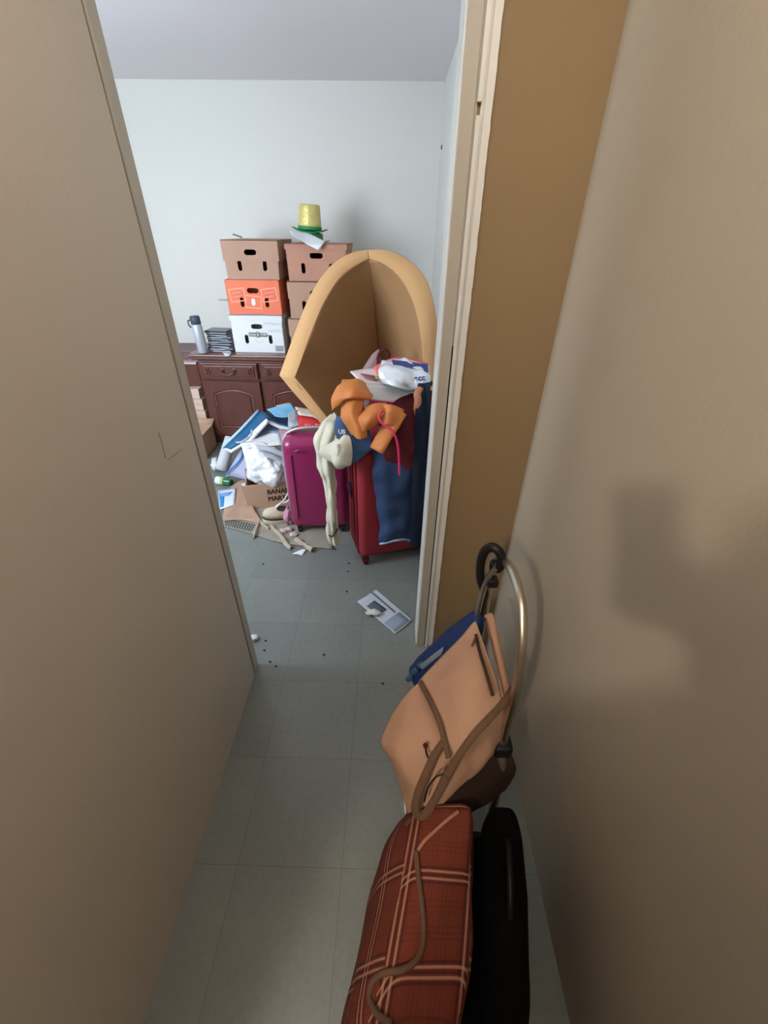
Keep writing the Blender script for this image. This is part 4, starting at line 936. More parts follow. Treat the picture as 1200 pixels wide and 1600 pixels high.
# paper and packages on top
t = thing('magazine', 'white glossy magazine with a magenta edge and a flower cover lying on the clothes heap', 'magazine', (0.0, 1.93, 0.93))
rows = [[Q(547, 581, 2.02), Q(575, 576, 2.05), Q(610, 574, 2.08), Q(662, 580, 2.10)], [Q(566, 600, 1.88), Q(592, 602, 1.89), Q(622, 604, 1.91), Q(660, 610, 1.93)]]
sheet('cover', rows, mat('pale_pink_cover', (226, 206, 206), rough=0.35, var=0.1, scale=20), t, thick=0.006, n=6, linear=True)
rows = [[Q(566, 600, 1.878), Q(592, 602, 1.888), Q(622, 604, 1.908), Q(655, 610, 1.925)], [Q(579, 625, 1.84), Q(600, 627, 1.85), Q(628, 630, 1.87), Q(652, 637, 1.89)]]
sheet('back_cover', rows, M_white, t, thick=0.006, n=6, linear=True)
bm = bmesh.new(); tb(bm, [p + Vector((0, -0.002, -0.003)) for p in rows[1]], 0.0045, 8); mo('spine', bm, mat('magenta_edge', (196, 40, 120)), t, True)
sheet('cover_picture', [[Q(562, 584, 1.985) + Vector((0, 0, .003)), Q(585, 588, 1.965) + Vector((0, 0, .003))], [Q(573, 593, 1.925) + Vector((0, 0, .003)), Q(590, 597, 1.915) + Vector((0, 0, .003))]], mat('flower_print', (150, 92, 104), var=0.6, scale=30), t, thick=0.001, n=3)
sheet('cover_leaf', [[Q(588, 589, 1.965) + Vector((0, 0, .004)), Q(598, 590, 1.965) + Vector((0, 0, .004))], [Q(586, 593, 1.935) + Vector((0, 0, .004)), Q(600, 597, 1.93) + Vector((0, 0, .004))]], mat('leaf_print', (160, 180, 70), var=0.3, scale=30), t, thick=0.001, n=3)
o = sheet('coral_folder', [[Q(584, 576, 2.06), Q(612, 562, 2.14), Q(640, 562, 2.14), Q(668, 570, 2.12)], [Q(588, 588, 1.99), Q(612, 590, 1.99), Q(640, 592, 1.99), Q(668, 594, 2.0)]], M_coral, thick=0.018, n=5)
tag(o, 'coral pink folder under the clear plastic pack on the clothes heap', 'folder')
t = thing('plastic_packet', 'puffy white plastic packet with a blue printed band on top of the clothes heap', 'packet', (0.08, 1.95, 0.96))
rows = [[Q(598, 567, 2.02), Q(620, 566, 2.03), Q(645, 570, 2.04), Q(670, 574, 2.05)], [Q(594, 578, 1.93), Q(618, 578, 1.90), Q(645, 582, 1.90), Q(670, 588, 1.91)], [Q(594, 590, 1.88), Q(616, 592, 1.85), Q(644, 597, 1.85), Q(670, 602, 1.86)], [Q(603, 599, 1.87), Q(618, 604, 1.84), Q(640, 609, 1.85), Q(670, 609, 1.87)]]
pk = sheet('film', rows, M_plastic, t, thick=0.03, n=9, wr=0.006, ws=16, crease=0.012)
lift = Vector((0, -0.02, 0.022))
sheet('blue_band', [[Q(612, 568, 2.00) + lift, Q(640, 571, 2.00) + lift, Q(668, 575, 2.0) + lift], [Q(614, 575, 1.94) + lift, Q(642, 581, 1.92) + lift, Q(668, 588, 1.91) + lift]], M_bluedk, t, thick=0.002, n=7, wr=0.003, ws=16)
bm = bmesh.new(); squig(bm, plane_m(Q(646, 580, 1.90) + Vector((0, -0.012, 0.012)), (1, 0.03, -0.12), (0, 0.8, 0.5)), 0.07, 0.003, 9, 0.001, 3); mo('printed_line', bm, M_paper, t, True)
text('lettering', 'ecc', 0.035, plane_m(Q(655, 592, 1.86) + Vector((0, -0.03, 0.012)), (1, 0.0, 0.12), (0, 0.6, 0.7)), M_bluedk, t, ext=0.001, bold=0.001)
tube('zip_closure', [Q(598, 600, 1.83), Q(620, 606, 1.815), Q(640, 610, 1.82), Q(664, 606, 1.84)], 0.004, mat('grey_film_edge', (120, 130, 136), rough=0.3), t)
o = tube('leather_sandal_strap', [Q(657, 607, 1.80), Q(652, 615, 1.78), Q(653, 625, 1.77), Q(652, 640, 1.77), Q(655, 652, 1.77)], 0.017, mat('tan_leather', (178, 118, 88), rough=0.6), flat=0.6)
tag(o, 'tan leather strap curled over the right end of the white magazine', 'strap')

# ================================================================== THE SHOPPING CART AND ITS LOAD, IN THE HALL
# chrome hoop of the cart
tc = thing('folding_cart', 'folding cart with a worn chrome hoop handle leaning by the cream hall wall', 'cart', (0.30, 0.62, 0))
Xc = 0.30
hoop = [(0.93, 0.0), (0.925, 0.30), (0.92, 0.565), (0.928, 0.641), (0.940, 0.739), (0.925, 0.795), (0.881, 0.828), (0.783, 0.866), (0.702, 0.862), (0.655, 0.832), (0.615, 0.772), (0.59, 0.677), (0.583, 0.55), (0.576, 0.454)]
tube('hoop', [(Xc, y, z) for y, z in hoop], 0.0115, M_chrome, tc, seg=14)
tube('inner_rail', [(Xc - 0.028, 0.905, 0.05), (Xc - 0.03, 0.90, 0.4), (Xc - 0.03, 0.885, 0.66), (Xc - 0.026, 0.87, 0.76), (Xc - 0.01, 0.85, 0.83)], 0.008, M_chrome, tc, seg=12)
tube('lower_rail', [(Xc, 0.575, 0.45), (Xc - 0.002, 0.53, 0.34), (Xc - 0.004, 0.50, 0.05)], 0.014, M_chrome, tc, seg=14)
bm = bmesh.new(); bx(bm, (Xc, 0.577, 0.455), (0.045, 0.05, 0.042), None, 0.008, 3); mo('clamp', bm, M_black, tc, True)
for z in (0.80, 0.745):
    bm = bmesh.new(); bx(bm, (Xc - 0.012, 0.872, z), (0.03, 0.03, 0.028), None, 0.006, 3); mo('bracket', bm, M_black, tc, True)
tube('axle', [(Xc - 0.05, 0.50, 0.07), (Xc - 0.05, 0.93, 0.07)], 0.007, M_chrome, tc)
for yy in (0.49, 0.945):
    bm = bmesh.new(); bmesh.ops.create_cone(bm, cap_ends=True, segments=28, radius1=0.068, radius2=0.068, depth=0.025)
    bmesh.ops.bevel(bm, geom=[e for e in bm.edges], offset=0.005, segments=2, affect='EDGES')
    bmesh.ops.transform(bm, matrix=Matrix.Translation((Xc - 0.05, yy, 0.0685)) @ Matrix.Rotation(PI / 2, 4, 'X'), verts=bm.verts); mo('wheel', bm, M_black, tc, True)
# umbrella with a looped handle hung over the hoop
t = thing('umbrella', 'folded blue umbrella with a black looped handle hooked over the chrome hoop', 'umbrella', (0.1, 0.86, 0.3))
lp = [P(757, 925, y=0.90), P(751, 905, y=0.89), P(751, 880, y=0.88), P(757, 862, y=0.87), P(768, 855, y=0.86), P(778, 860, y=0.85), P(784, 872, y=0.845), P(781, 886, y=0.85)]
tube('handle', [P(748, 962, y=0.90), P(753, 940, y=0.90)] + lp, 0.0125, M_black, t, seg=12)
rows = []
pts = [(754, 962, 0.89, 0.012), (745, 968, 0.885, 0.032), (735, 982, 0.88, 0.045), (712, 1002, 0.872, 0.05), (690, 1022, 0.866, 0.05), (665, 1044, 0.862, 0.048), (648, 1058, 0.86, 0.040)]
bm = bmesh.new(); cp = crv([P(a, b, y=c) for a, b, c, _ in pts], 6); rr = []
for i in range(len(cp)):
    u = i / (len(cp) - 1) * (len(pts) - 1); k = min(int(u), len(pts) - 2); rr.append(pts[k][3] * (1 - u + k) + pts[k + 1][3] * (u - k))
tb(bm, cp, rr, 28, flat=0.55)
for v in bm.verts: v.co += Vector((1, 0, 1)) * 0.005 * noise.noise(v.co * 28)
mo('canopy', bm, M_navy, t, True)
for (a, b, c) in ((662, 1036, 0.838), (652, 1046, 0.838), (644, 1056, 0.84)):
    tube('rib_tip', [P(a, b, y=c), P(a - 7, b + 6, y=c)], 0.010, mat('slate_blue_plastic', (52, 84, 116), rough=0.4), t)
sheet('pale_stripe', [[P(694, 1010, y=0.832), P(675, 1024, y=0.828), P(655, 1040, y=0.826)], [P(690, 1022, y=0.826), P(675, 1034, y=0.822), P(660, 1046, y=0.822)]], mat('pale_blue_nylon', (120, 140, 156)), t, thick=0.002, n=5, wr=0.003)

# tan canvas bag
Z = lambda px, py, z: P(px, py, z=z)
t = thing('canvas_bag', 'tan canvas bag with brown webbing straps slung on the chrome hoop', 'bag', (0.13, 0.58, 0.3))
rows = [[Z(744, 972, .665), Z(716, 1000, .64), Z(688, 1030, .60), Z(653, 1068, .56)],
        [Z(757, 1010, .662), Z(730, 1040, .655), Z(702, 1072, .625), Z(670, 1108, .57)],
        [Z(770, 1048, .65), Z(745, 1080, .655), Z(718, 1112, .63), Z(688, 1148, .575)],
        [Z(783, 1092, .63), Z(760, 1122, .63), Z(733, 1154, .605), Z(704, 1186, .57)]]
sheet('flap', rows, M_tan, t, thick=0.006, n=9, wr=0.005, ws=9, crease=0.003)
rows = [[Z(757, 962, .672), Z(768, 958, .678), Z(772, 966, .676)], [Z(766, 1005, .664), Z(776, 1003, .668), Z(783, 1012, .655)], [Z(776, 1048, .652), Z(786, 1045, .652), Z(792, 1052, .635)], [Z(785, 1094, .63), Z(793, 1082, .63), Z(798, 1075, .615)]]
sheet('side_gusset', rows, M_tan, t, thick=0.006, n=6, wr=0.002)
# pouch: outer left bulge and its underside
rows = [[Z(655, 1066, .555), Z(676, 1090, .55), Z(690, 1130, .54), Z(704, 1186, .53)],
        [Z(632, 1090, .52), Z(650, 1120, .535), Z(668, 1160, .52), Z(695, 1200, .50)],
        [Z(611, 1118, .48), Z(630, 1150, .51), Z(655, 1195, .49), Z(684, 1228, .46)],
        [Z(599, 1157, .44), Z(620, 1185, .47), Z(648, 1225, .45), Z(674, 1262, .41)],
        [Z(614, 1196, .38), Z(628, 1215, .40), Z(646, 1250, .39), Z(664, 1288, .37)],
        [Z(633, 1240, .33), Z(638, 1262, .33), Z(646, 1285, .335), Z(657, 1306, .34)]]
sheet('pouch', rows, M_tan, t, thick=0.008, n=8, wr=0.006, ws=8, crease=0.005)
rows = [[Z(784, 1092, .60), Z(760, 1122, .59), Z(733, 1154, .56), Z(704, 1186, .53)],
        [Z(784, 1130, .52), Z(762, 1152, .52), Z(728, 1184, .50), Z(696, 1214, .48)],
        [Z(778, 1172, .44), Z(752, 1196, .45), Z(716, 1222, .44), Z(684, 1244, .43)],
        [Z(745, 1212, .40), Z(722, 1232, .41), Z(694, 1254, .40), Z(668, 1282, .39)],
        [Z(722, 1240, .36), Z(702, 1258, .37), Z(680, 1278, .37), Z(657, 1306, .36)]]
sheet('front_panel', rows, M_tan, t, thick=0.008, n=7, wr=0.010, ws=9, crease=0.004)
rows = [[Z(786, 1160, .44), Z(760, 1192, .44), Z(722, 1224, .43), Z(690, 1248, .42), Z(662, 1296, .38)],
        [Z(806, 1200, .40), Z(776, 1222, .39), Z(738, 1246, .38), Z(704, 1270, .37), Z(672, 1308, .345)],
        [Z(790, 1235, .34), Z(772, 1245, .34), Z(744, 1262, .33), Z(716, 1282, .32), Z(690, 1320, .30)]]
sheet('lining', rows, mat('dark_brown_shade', (44, 30, 22), rough=0.9), t, thick=0.006, n=6, wr=0.008, ws=9)  # dark sheet standing in for the shade in the gap below the flap
def ribbon(name, pts, w, m, up, parent, n=6):
    C_ = crv([Vector(p) for p in pts], n); rows = [[], []]
    for i, c in enumerate(C_):
        tg = (C_[min(i + 1, len(C_) - 1)] - C_[max(i - 1, 0)]).normalized(); s = tg.cross(Vector(up)).normalized() * w / 2
        rows[0].append(c - s); rows[1].append(c + s)
    sheet(name, rows, m, parent, thick=0.003, n=2, linear=True)
toC = Vector((-0.15, -0.5, 0.8))
L_ = lambda *a: Z(*a) + Vector((0, -0.006, 0.012))
ribbon('flap_edging', [L_(655, 1066, .562), L_(672, 1098, .575), L_(686, 1130, .58), L_(694, 1160, .575), L_(700, 1184, .575)], 0.014, M_strap, toC, t)
ribbon('strap', [L_(798, 1078, .625), L_(784, 1100, .63), L_(762, 1124, .632), L_(738, 1150, .61), L_(716, 1180, .575), L_(696, 1212, .53)], 0.017, M_strap, toC, t)
ribbon('strap', [L_(694, 1158, .57), L_(678, 1180, .54), L_(664, 1210, .51), L_(652, 1240, .47), L_(648, 1266, .43), L_(660, 1274, .42), L_(674, 1256, .44), L_(690, 1226, .49), L_(704, 1200, .53)], 0.018, M_strap, toC, t)
tube('zip', [L_(742, 994, .665), L_(748, 1020, .665), L_(757, 1050, .664), L_(768, 1088, .648)], 0.0042, mat('zip_brown', (50, 36, 28)), t)
tube('zip_pull', [L_(742, 996, .67), L_(739, 1004, .67), L_(736, 1011, .668)], 0.003, M_strap, t)
tube('edge_seam', [L_(757, 968, .673), L_(766, 1006, .668), L_(776, 1048, .655), L_(786, 1090, .632)], 0.0022, M_strap, t)
tube('cord', [L_(664, 1166, .52), L_(666, 1178, .52), L_(670, 1186, .52)], 0.0025, M_black, t)
bm = bmesh.new(); r = bmesh.ops.create_uvsphere(bm, u_segments=12, v_segments=8, radius=0.006); bmesh.ops.translate(bm, verts=bm.verts, vec=L_(664, 1165, .525)); mo('cord_stop', bm, mat('dark_red_bead', (70, 20, 18)), t, True)
tube('cord', [L_(662, 1252, .455), L_(668, 1230, .49), L_(680, 1214, .52), L_(692, 1209, .53)], 0.002, M_black, t)
# pale rod under the pouch
o = tube('metal_rod', [Z(632, 1244, .30), Z(637, 1306, .25)], 0.005, mat('pale_metal_rod', (206, 200, 190), rough=0.3, metal=0.6)); tag(o, 'thin pale metal rod below the left bulge of the tan canvas bag', 'rod')

# tartan bag
def tartan():
    m = bpy.data.materials.new('red_tartan'); m.use_nodes = True
    nt = m.node_tree; N = nt.nodes; L = nt.links; b = N['Principled BSDF']; b.inputs['Roughness'].default_value = 0.9
    b.inputs['Specular IOR Level'].default_value = 0.2
    uv = N.new('ShaderNodeUVMap'); sp = N.new('ShaderNodeSeparateXYZ'); L.new(uv.outputs[0], sp.inputs[0])
    def mth(op, a, c=None):
        n = N.new('ShaderNodeMath'); n.operation = op
        for i, v in enumerate((a, c)):
            if v is None: continue
            if isinstance(v, (int, float)): n.inputs[i].default_value = v
            else: L.new(v, n.inputs[i])
        return n.outputs[0]
    def line(coord, per, off, w):
        f = mth('FRACT', mth('ADD', mth('DIVIDE', coord, per), off)); d = mth('ABSOLUTE', mth('SUBTRACT', f, 0.5)); return mth('LESS_THAN', d, w)
    u, v = sp.outputs[0], sp.outputs[1]
    cur = None
    def over(prev, fac, col, k):
        mx = N.new('ShaderNodeMix'); mx.data_type = 'RGBA'; L.new(mth('MULTIPLY', fac, k), mx.inputs[0])
        if prev is None: mx.inputs[6].default_value = (*lin((106, 50, 35)), 1)
        else: L.new(prev, mx.inputs[6])
        mx.inputs[7].default_value = (*lin(col), 1); return mx.outputs[2]
    for c in (u, v):
        cur = over(cur, line(c, 0.14, 0.0, 0.15), (104, 40, 34), 0.45)
    for c in (u, v):
        for off in (0.30, 0.36, 0.42, -0.30, -0.36, -0.42): cur = over(cur, line(c, 0.14, off, 0.008), (60, 34, 30), 0.35)
    for c in (u, v):
        for off in (0.09, -0.09, 0.0): cur = over(cur, line(c, 0.14, off, 0.014), (40, 28, 30), 0.6)
    for c in (u, v):
        for off in (0.045, -0.045): cur = over(cur, line(c, 0.14, off, 0.014), (190, 150, 122), 0.5)
    L.new(cur, b.inputs['Base Color'])
    n2 = N.new('ShaderNodeTexNoise'); n2.inputs['Scale'].default_value = 350; tcn = N.new('ShaderNodeTexCoord'); L.new(tcn.outputs['Object'], n2.inputs[0])
    bp = N.new('ShaderNodeBump'); bp.inputs['Strength'].default_value = 0.2; bp.inputs['Distance'].default_value = 0.005
    L.new(n2.outputs[0], bp.inputs['Height']); L.new(bp.outputs[0], b.inputs['Normal'])
    return m
M_tart = tartan()
t = thing('tartan_bag', 'red tartan shopping bag with dark piping on the floor below the tan canvas bag', 'bag', (0.10, 0.30, 0))
# rings: z, x0, x1, y0, y1
RG = [(0.002, 0.005, 0.215, 0.08, 0.44), (0.04, -0.008, 0.225, 0.06, 0.46), (0.15, -0.006, 0.228, 0.055, 0.475), (0.27, 0.012, 0.230, 0.055, 0.475), (0.34, 0.035, 0.231, 0.07, 0.47), (0.40, 0.065, 0.230, 0.10, 0.462), (0.425, 0.09, 0.224, 0.14, 0.45), (0.43, 0.12, 0.21, 0.2, 0.42)]
SHR = 0.24; SY0 = 0.45; DT_ = dirs_(77, 5)
bm = bmesh.new(); uvl = bm.loops.layers.uv.new('UVMap'); n = 72; L = []; UVs = {}
def sup(th, e): return math.copysign(abs(math.cos(th)) ** e, math.cos(th)), math.copysign(abs(math.sin(th)) ** e, math.sin(th))
zz = []
for i in range((len(RG) - 1) * 6 + 1):
    k = min(i // 6, len(RG) - 2); f_ = (i - 6 * k) / 6
    zz.append([cr1(RG[max(k - 1, 0)][q], RG[k][q], RG[k + 1][q], RG[min(k + 2, len(RG) - 1)][q], f_) for q in range(5)])
for (z, x0, x1, y0, y1) in zz:
    ring = []
    for k in range(n):
        c_, s_ = sup(2 * PI * k / n, 0.45)
        p = Vector(((x0 + x1) / 2 + (x1 - x0) / 2 * c_, (y0 + y1) / 2 + (y1 - y0) / 2 * s_, z))
        if z > 0.01: p += Vector((1, 1, 0.6)) * 0.010 * noise.noise(p * 9)
        if z > 0.01: p += Vector((c_, s_, 0.3)) * 0.009 * fold(p, DT_, 7)
        p.x += SHR * (p.y - SY0)
        ring.append(bm.verts.new(p))
    L.append(ring)
fs = []
for A, B in zip(L, L[1:]):
    for k in range(n): fs.append(bm.faces.new((A[k], A[(k + 1) % n], B[(k + 1) % n], B[k])))
fs.append(bm.faces.new(L[0][::-1])); fs.append(bm.faces.new(L[-1]))
for f in fs:
    f.normal_update(); nn = f.normal
    for lp_ in f.loops:
        p = lp_.vert.co
        if abs(nn.x) > 0.75: lp_[uvl].uv = (p.y + 0.02, p.z)
        else: lp_[uvl].uv = (p.x - SHR * (p.y - SY0) - 0.012, p.y - p.z * 0.9 if abs(nn.z) < 0.9 or True else p.y)
mo('body', bm, M_tart, t, True)
# lid lying on the body, edged with dark piping
def surf_z(px, py, lift=0.0):
    """height of the bag's shoulder under a given line of sight is unknown: march down the ray in the bag's own shape"""
    d = (R @ Vector((px - 600, 800 - py, -FPX))).normalized(); p = CAM.copy()
    for _ in range(2000):
        p += d * 0.001
        for (za, x0, x1, y0, y1), (zb, X0, X1, Y0, Y1) in zip(zz, zz[1:]):
            if za <= p.z <= zb:
                u = (p.z - za) / max(1e-6, zb - za); a0 = x0 + (X0 - x0) * u; a1 = x1 + (X1 - x1) * u; b0 = y0 + (Y0 - y0) * u; b1 = y1 + (Y1 - y1) * u
                sx_ = p.x - SHR * (p.y - SY0)
                q = abs((sx_ - (a0 + a1) / 2) / ((a1 - a0) / 2)) ** 4.4 + abs((p.y - (b0 + b1) / 2) / ((b1 - b0) / 2)) ** 4.4
                if q < 1: return p - d * lift
    return None
pp = [(650, 1330), (655, 1380), (661, 1430), (661, 1470), (652, 1498), (630, 1515), (600, 1520), (582, 1535), (578, 1560), (590, 1585), (612, 1600)]
pl = [surf_z(a, b, 0.006) for a, b in pp]; pl = [p for p in pl if p]
if len(pl) > 3: tube('piping', pl, 0.0055, M_strap, t)
pp = [(652, 1326), (680, 1295), (705, 1268), (722, 1256), (750, 1256)]
tube('rim_piping', [q for q in (surf_z(a, b, 0.004) for a, b in [(652, 1330), (665, 1312), (680, 1298), (700, 1280), (716, 1268), (740, 1266)]) if q], 0.004, mat('peach_piping', (160, 110, 88)), t)
# black bag against the wall
def softbox(name, rg, m, parent=None, n=56, e=0.5, nz=0.012):
    bm = bmesh.new(); L = []; zz_ = []
    for i in range((len(rg) - 1) * 5 + 1):
        k = min(i // 5, len(rg) - 2); f_ = (i - 5 * k) / 5
        zz_.append([cr1(rg[max(k - 1, 0)][q], rg[k][q], rg[k + 1][q], rg[min(k + 2, len(rg) - 1)][q], f_) for q in range(5)])
    for (z, x0, x1, y0, y1) in zz_:
        r = []
        for k in range(n):
            c_, s_ = sup(2 * PI * k / n, e); p = Vector(((x0 + x1) / 2 + (x1 - x0) / 2 * c_, (y0 + y1) / 2 + (y1 - y0) / 2 * s_, z))
            if z > 0.01: p += Vector((1, 1, 0.5)) * nz * noise.noise(p * 8)
            r.append(bm.verts.new(p))
        L.append(r)
    for A, B in zip(L, L[1:]):
        for k in range(n): bm.faces.new((A[k], A[(k + 1) % n], B[(k + 1) % n], B[k]))
    bm.faces.new(L[0][::-1]); bm.faces.new(L[-1]); return mo(name, bm, m, parent, True)
t = thing('black_bag', 'tall black bag squeezed between the tartan bag and the hall wall', 'bag', (0.33, 0.32, 0))
bo = softbox('body', [(0.002, 0.24, 0.335, 0.10, 0.46), (0.05, 0.236, 0.345, 0.09, 0.47), (0.25, 0.238, 0.342, 0.09, 0.475), (0.36, 0.242, 0.335, 0.11, 0.47), (0.405, 0.25, 0.325, 0.15, 0.455), (0.42, 0.265, 0.31, 0.2, 0.42)], M_blackf, t)
for v in bo.data.vertices: v.co.x += SHR * 0.75 * (v.co.y + bo.location.y - SY0)
tube('handle', [(0.255, 0.25, 0.40), (0.257, 0.27, 0.43), (0.265, 0.32, 0.445), (0.275, 0.37, 0.43), (0.28, 0.39, 0.405)], 0.007, M_black, t)

# ================================================================== THE PERSON TAKING THE PICTURE (only the shadow falls into the view)
def skin(name, joints, edges, m, parent, sub=2):
    """joints: {key: ((x, y, z), rx, ry)}"""
    keys = list(joints); me = bpy.data.meshes.new(name)
    org = Vector(joints[keys[0]][0])
    me.from_pydata([Vector(joints[k][0]) - org for k in keys], [(keys.index(a), keys.index(b)) for a, b in edges], [])
    o = bpy.data.objects.new(name, me); S.collection.objects.link(o); o.location = org; setpar(o, parent)
    md = o.modifiers.new('skin', 'SKIN'); md.use_smooth_shade = True
    if not me.skin_vertices: me.attributes.new  # skin layer is made with the modifier
    for i, k in enumerate(keys):
        me.skin_vertices[0].data[i].radius = joints[k][1:]
    me.skin_vertices[0].data[0].use_root = True
    sb = o.modifiers.new('sub', 'SUBSURF'); sb.levels = sub; sb.render_levels = sub
    me.materials.append(m); return o
M_skin = mat('skin', (196, 146, 120), rough=0.55, var=0.05)
M_shirt = mat('dark_grey_shirt', (50, 50, 56), rough=0.9)
M_trou = mat('charcoal_trousers', (36, 36, 42), rough=0.9)
FW = R @ Vector((0, 0, -1)); UPV = R @ Vector((0, 1, 0)); RT = R @ Vector((1, 0, 0))
def ph(r, u, f): return CAM + RT * r + UPV * u + FW * f      # around the phone
t = thing('smartphone', 'dark smartphone held up by the person taking the picture', 'phone', ph(0, -0.14, -0.012))
Mp = Matrix((tuple(RT) , tuple(UPV), tuple(-FW))).transposed().to_4x4(); Mp.translation = ph(0, -0.066, -0.0105)
bm = bmesh.new(); bx(bm, (0, 0, 0), (0.076, 0.160, 0.009), Mp, 0.004, 3); mo('body', bm, M_black, t)
bm = bmesh.new(); bx(bm, (0, 0, 0.0046), (0.070, 0.152, 0.0008), Mp, 0.0); mo('screen', bm, mat('screen_glass', (24, 26, 30), rough=0.1), t)
pr = thing('person', 'person in dark clothes standing in the hall and holding up a phone', 'person', (0.02, -0.32, 0))
J = {'pel': ((0.02, -0.330, 0.93), 0.15, 0.11), 'waist': ((0.02, -0.320, 1.08), 0.13, 0.10), 'chest': ((0.02, -0.300, 1.26), 0.17, 0.11), 'neckb': ((0.02, -0.280, 1.41), 0.07, 0.07), 'neck': ((0.02, -0.260, 1.48), 0.052, 0.055),
     'jaw': ((0.02, -0.235, 1.545), 0.062, 0.075), 'head': ((0.02, -0.250, 1.62), 0.078, 0.092), 'crown': ((0.02, -0.260, 1.69), 0.055, 0.065), 'nose': ((0.02, -0.150, 1.575), 0.012, 0.012),
     'shR': ((0.19, -0.290, 1.36), 0.055, 0.055), 'elR': ((0.27, -0.230, 1.12), 0.042, 0.042), 'foR': ((0.19, -0.150, 1.26), 0.036, 0.036), 'wrR': (tuple(ph(0.060, -0.185, -0.035)), 0.026, 0.020), 'paR': (tuple(ph(0.046, -0.115, -0.028)), 0.036, 0.014),
     'shL': ((-0.15, -0.290, 1.36), 0.055, 0.055), 'elL': ((-0.20, -0.310, 1.08), 0.042, 0.042), 'wrL': ((-0.19, -0.250, 0.86), 0.026, 0.026), 'paL': ((-0.19, -0.230, 0.78), 0.036, 0.018),
     'hiR': ((0.11, -0.330, 0.88), 0.085, 0.09), 'knR': ((0.12, -0.310, 0.50), 0.055, 0.06), 'anR': ((0.12, -0.350, 0.09), 0.036, 0.04), 'toR': ((0.13, -0.190, 0.035), 0.038, 0.030),
     'hiL': ((-0.07, -0.330, 0.88), 0.085, 0.09), 'knL': ((-0.08, -0.310, 0.50), 0.055, 0.06), 'anL': ((-0.08, -0.350, 0.09), 0.036, 0.04), 'toL': ((-0.09, -0.190, 0.035), 0.038, 0.030)}
E_ = [('pel', 'waist'), ('waist', 'chest'), ('chest', 'neckb'), ('neckb', 'neck'), ('neck', 'jaw'), ('jaw', 'head'), ('head', 'crown'), ('jaw', 'nose'), ('neckb', 'shR'), ('shR', 'elR'), ('elR', 'foR'), ('foR', 'wrR'), ('wrR', 'paR'),
      ('neckb', 'shL'), ('shL', 'elL'), ('elL', 'wrL'), ('wrL', 'paL'), ('pel', 'hiR'), ('hiR', 'knR'), ('knR', 'anR'), ('anR', 'toR'), ('pel', 'hiL'), ('hiL', 'knL'), ('knL', 'anL'), ('anL', 'toL')]
def fingers(pre, spec, root):
    for i, ch in enumerate(spec):
        prev = root
        for j, (p, r) in enumerate(ch):
            k = '%s%d_%d' % (pre, i, j); J[k] = (tuple(p), r, r); E_.append((prev, k)); prev = k
# right hand: fingers cross the phone's back, the thumb lies on the screen side
fingers('r', [[(ph(0.052, -0.075 - 0.018 * i, -0.018), 0.010), (ph(0.047, -0.072 - 0.018 * i, 0.006), 0.0088), (ph(0.020, -0.070 - 0.018 * i, 0.007), 0.0082), (ph(0.000 + 0.004 * i, -0.070 - 0.018 * i, 0.0065), 0.0075)] for i in range(4)]
        + [[(ph(0.050, -0.125, -0.040), 0.013), (ph(0.030, -0.105, -0.034), 0.011), (ph(0.010, -0.090, -0.028), 0.0095)]], 'paR')
fingers('l', [[(Vector((-0.19 + 0.0, -0.26 + 0.020 * i, 0.735)), 0.010), (Vector((-0.178, -0.26 + 0.020 * i, 0.705)), 0.009), (Vector((-0.165, -0.26 + 0.019 * i, 0.682 + 0.004 * abs(i - 1.5))), 0.008)] for i in range(4)]
        + [[(Vector((-0.175, -0.195, 0.79)), 0.012), (Vector((-0.165, -0.185, 0.755)), 0.0105), (Vector((-0.160, -0.185, 0.730)), 0.009)]], 'paL')
J['hiR'] = ((0.105, -0.33, 0.84), 0.080, 0.088); J['hiL'] = ((-0.065, -0.33, 0.84), 0.080, 0.088)
J['jaw'] = ((0.02, -0.235, 1.545), 0.066, 0.082); J['neck'] = ((0.02, -0.262, 1.465), 0.052, 0.056); J['nose'] = ((0.02, -0.148, 1.588), 0.011, 0.013)
raw = skin('body', J, E_, M_skin, None, 2)
dg = bpy.context.evaluated_depsgraph_get(); dg.update()
me = bpy.data.meshes.new_from_object(raw.evaluated_get(dg)); W0 = raw.location.copy(); bpy.data.objects.remove(raw)
bm = bmesh.new(); bm.from_mesh(me); bmesh.ops.translate(bm, verts=bm.verts, vec=W0)
def seg_d(p, e):
    a, b = Vector(J[e[0]][0]), Vector(J[e[1]][0]); d = b - a; u = max(0, min(1, (p - a).dot(d) / max(1e-9, d.dot(d))))
    return (p - a - d * u).length - (J[e[0]][1] * (1 - u) + J[e[1]][1] * u)
BARE = {('neckb', 'neck'), ('neck', 'jaw'), ('jaw', 'head'), ('head', 'crown'), ('jaw', 'nose'), ('foR', 'wrR'), ('wrR', 'paR'), ('wrL', 'paL')}
LEGS = {('pel', 'hiR'), ('hiR', 'knR'), ('knR', 'anR'), ('pel', 'hiL'), ('hiL', 'knL'), ('knL', 'anL')}
FEET = {('anR', 'toR'), ('anL', 'toL')}
bm.faces.ensure_lookup_table(); bm.normal_update(); cls = {}
for f in bm.faces:
    c = f.calc_center_median(); e = min(E_, key=lambda q: seg_d(c, q))
    cls[f.index] = 'bare' if (e in BARE or e[1][0] in 'rl' and e[1][1].isdigit()) else ('feet' if e in FEET else ('trousers' if e in LEGS or c.z < 0.95 and abs(c.x - 0.02) < 0.17 else 'shirt'))
    if cls[f.index] == 'trousers' and c.z > 0.97: cls[f.index] = 'shirt'
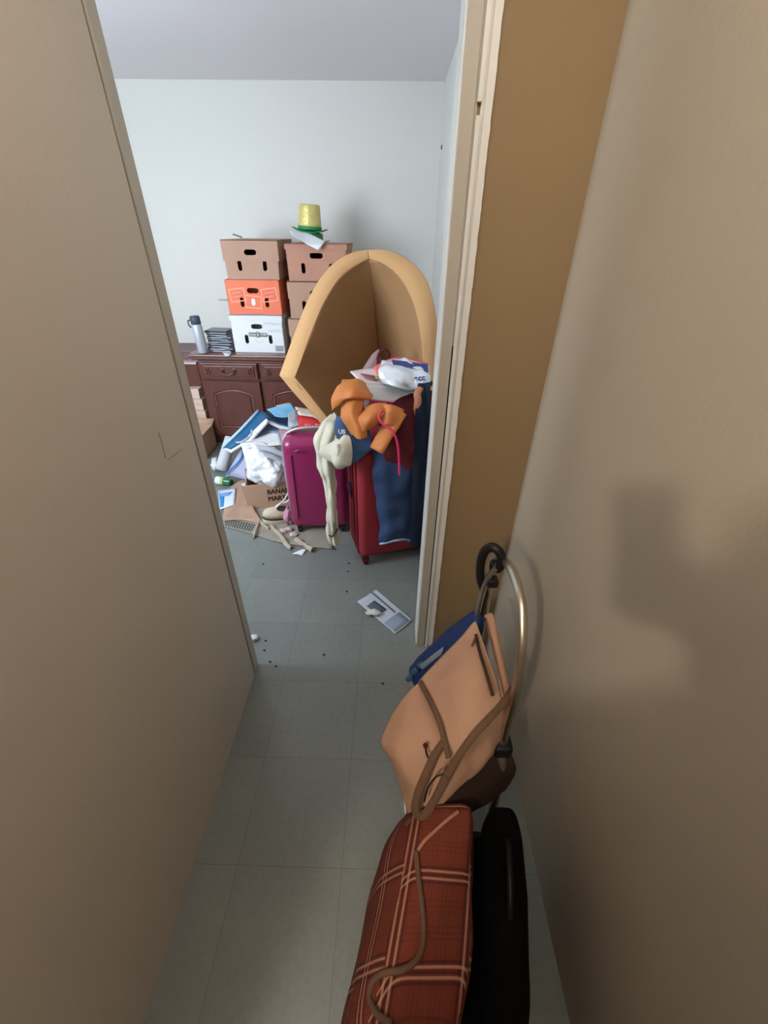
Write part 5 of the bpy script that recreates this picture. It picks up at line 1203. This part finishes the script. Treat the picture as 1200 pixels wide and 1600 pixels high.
def garment(name, keep, off, m):
    b2 = bm.copy(); b2.faces.ensure_lookup_table(); b2.normal_update()
    nrm = {v.index: v.normal.copy() for v in b2.verts}
    for v in b2.verts: v.co += nrm[v.index] * off
    bmesh.ops.delete(b2, geom=[f for f in b2.faces if cls[f.index] not in keep], context='FACES')
    o = mo(name, b2, m, pr, True); md = o.modifiers.new('thick', 'SOLIDIFY'); md.thickness = 0.003; md.offset = 1; return o
garment('shirt', ('shirt',), 0.007, M_shirt); garment('trousers', ('trousers',), 0.005, M_trou)
mo('body', bm, M_skin, pr, True)
for sx in (-1, 1):
    bm = bmesh.new(); bmesh.ops.create_uvsphere(bm, u_segments=14, v_segments=10, radius=0.011); bmesh.ops.translate(bm, verts=bm.verts, vec=(0.02 + sx * 0.030, -0.168, 1.612)); mo('eye', bm, M_paper, pr, True)
    bm = bmesh.new(); bmesh.ops.create_uvsphere(bm, u_segments=12, v_segments=8, radius=0.005); bmesh.ops.translate(bm, verts=bm.verts, vec=(0.02 + sx * 0.030, -0.160, 1.611)); mo('pupil', bm, M_black, pr, True)
    tube('eyebrow', [(0.02 + sx * 0.014, -0.155, 1.632), (0.02 + sx * 0.030, -0.154, 1.637), (0.02 + sx * 0.046, -0.166, 1.631)], 0.0035, M_inkdk, pr)
    tube('ear', [(0.02 + sx * 0.070, -0.245, 1.635), (0.02 + sx * 0.082, -0.260, 1.625), (0.02 + sx * 0.080, -0.262, 1.600), (0.02 + sx * 0.068, -0.248, 1.585)], 0.008, M_skin, pr)
tube('mouth', [(-0.003, -0.158, 1.548), (0.02, -0.150, 1.546), (0.043, -0.158, 1.548)], 0.0045, mat('lips', (160, 90, 84)), pr)
for s in ('R', 'L'):
    x = J['to' + s][0][0]; bm = bmesh.new(); bx(bm, (x - 0.005, -0.26, 0.045), (0.095, 0.27, 0.09), None, 0.03, 4); mo('shoe', bm, M_black, pr, True)
bm = bmesh.new(); bmesh.ops.create_uvsphere(bm, u_segments=28, v_segments=18, radius=1)
for v in bm.verts: v.co = Vector((0.02 + v.co.x * 0.092, -0.280 + v.co.y * 0.098, 1.668 + v.co.z * 0.088)) + Vector((1, 1, 1)) * 0.004 * noise.noise(v.co * 6)
mo('hair', bm, mat('dark_hair', (40, 28, 22), rough=0.8), pr, True)

# unseen opaque bowl added below the fill light to keep the hall floor dark
t = thing('fill_blocker', 'unseen white bowl added under the hall ceiling to block the fill light', 'light blocker', (0.05, -0.10, 2.22))
lathe('bowl', [(0.02, 0), (0.08, 0.008), (0.125, 0.035), (0.120, 0.037), (0.075, 0.013), (0.02, 0.006)], M_trim, t, Matrix.Translation((0.05, -0.10, 2.215)))
tube('stem', [(0.05, -0.235, 2.25), (0.05, -0.235, 2.42)], 0.006, M_trim, t)
tube('arm', [(0.05, -0.235, 2.25), (0.05, -0.218, 2.25)], 0.006, M_trim, t)
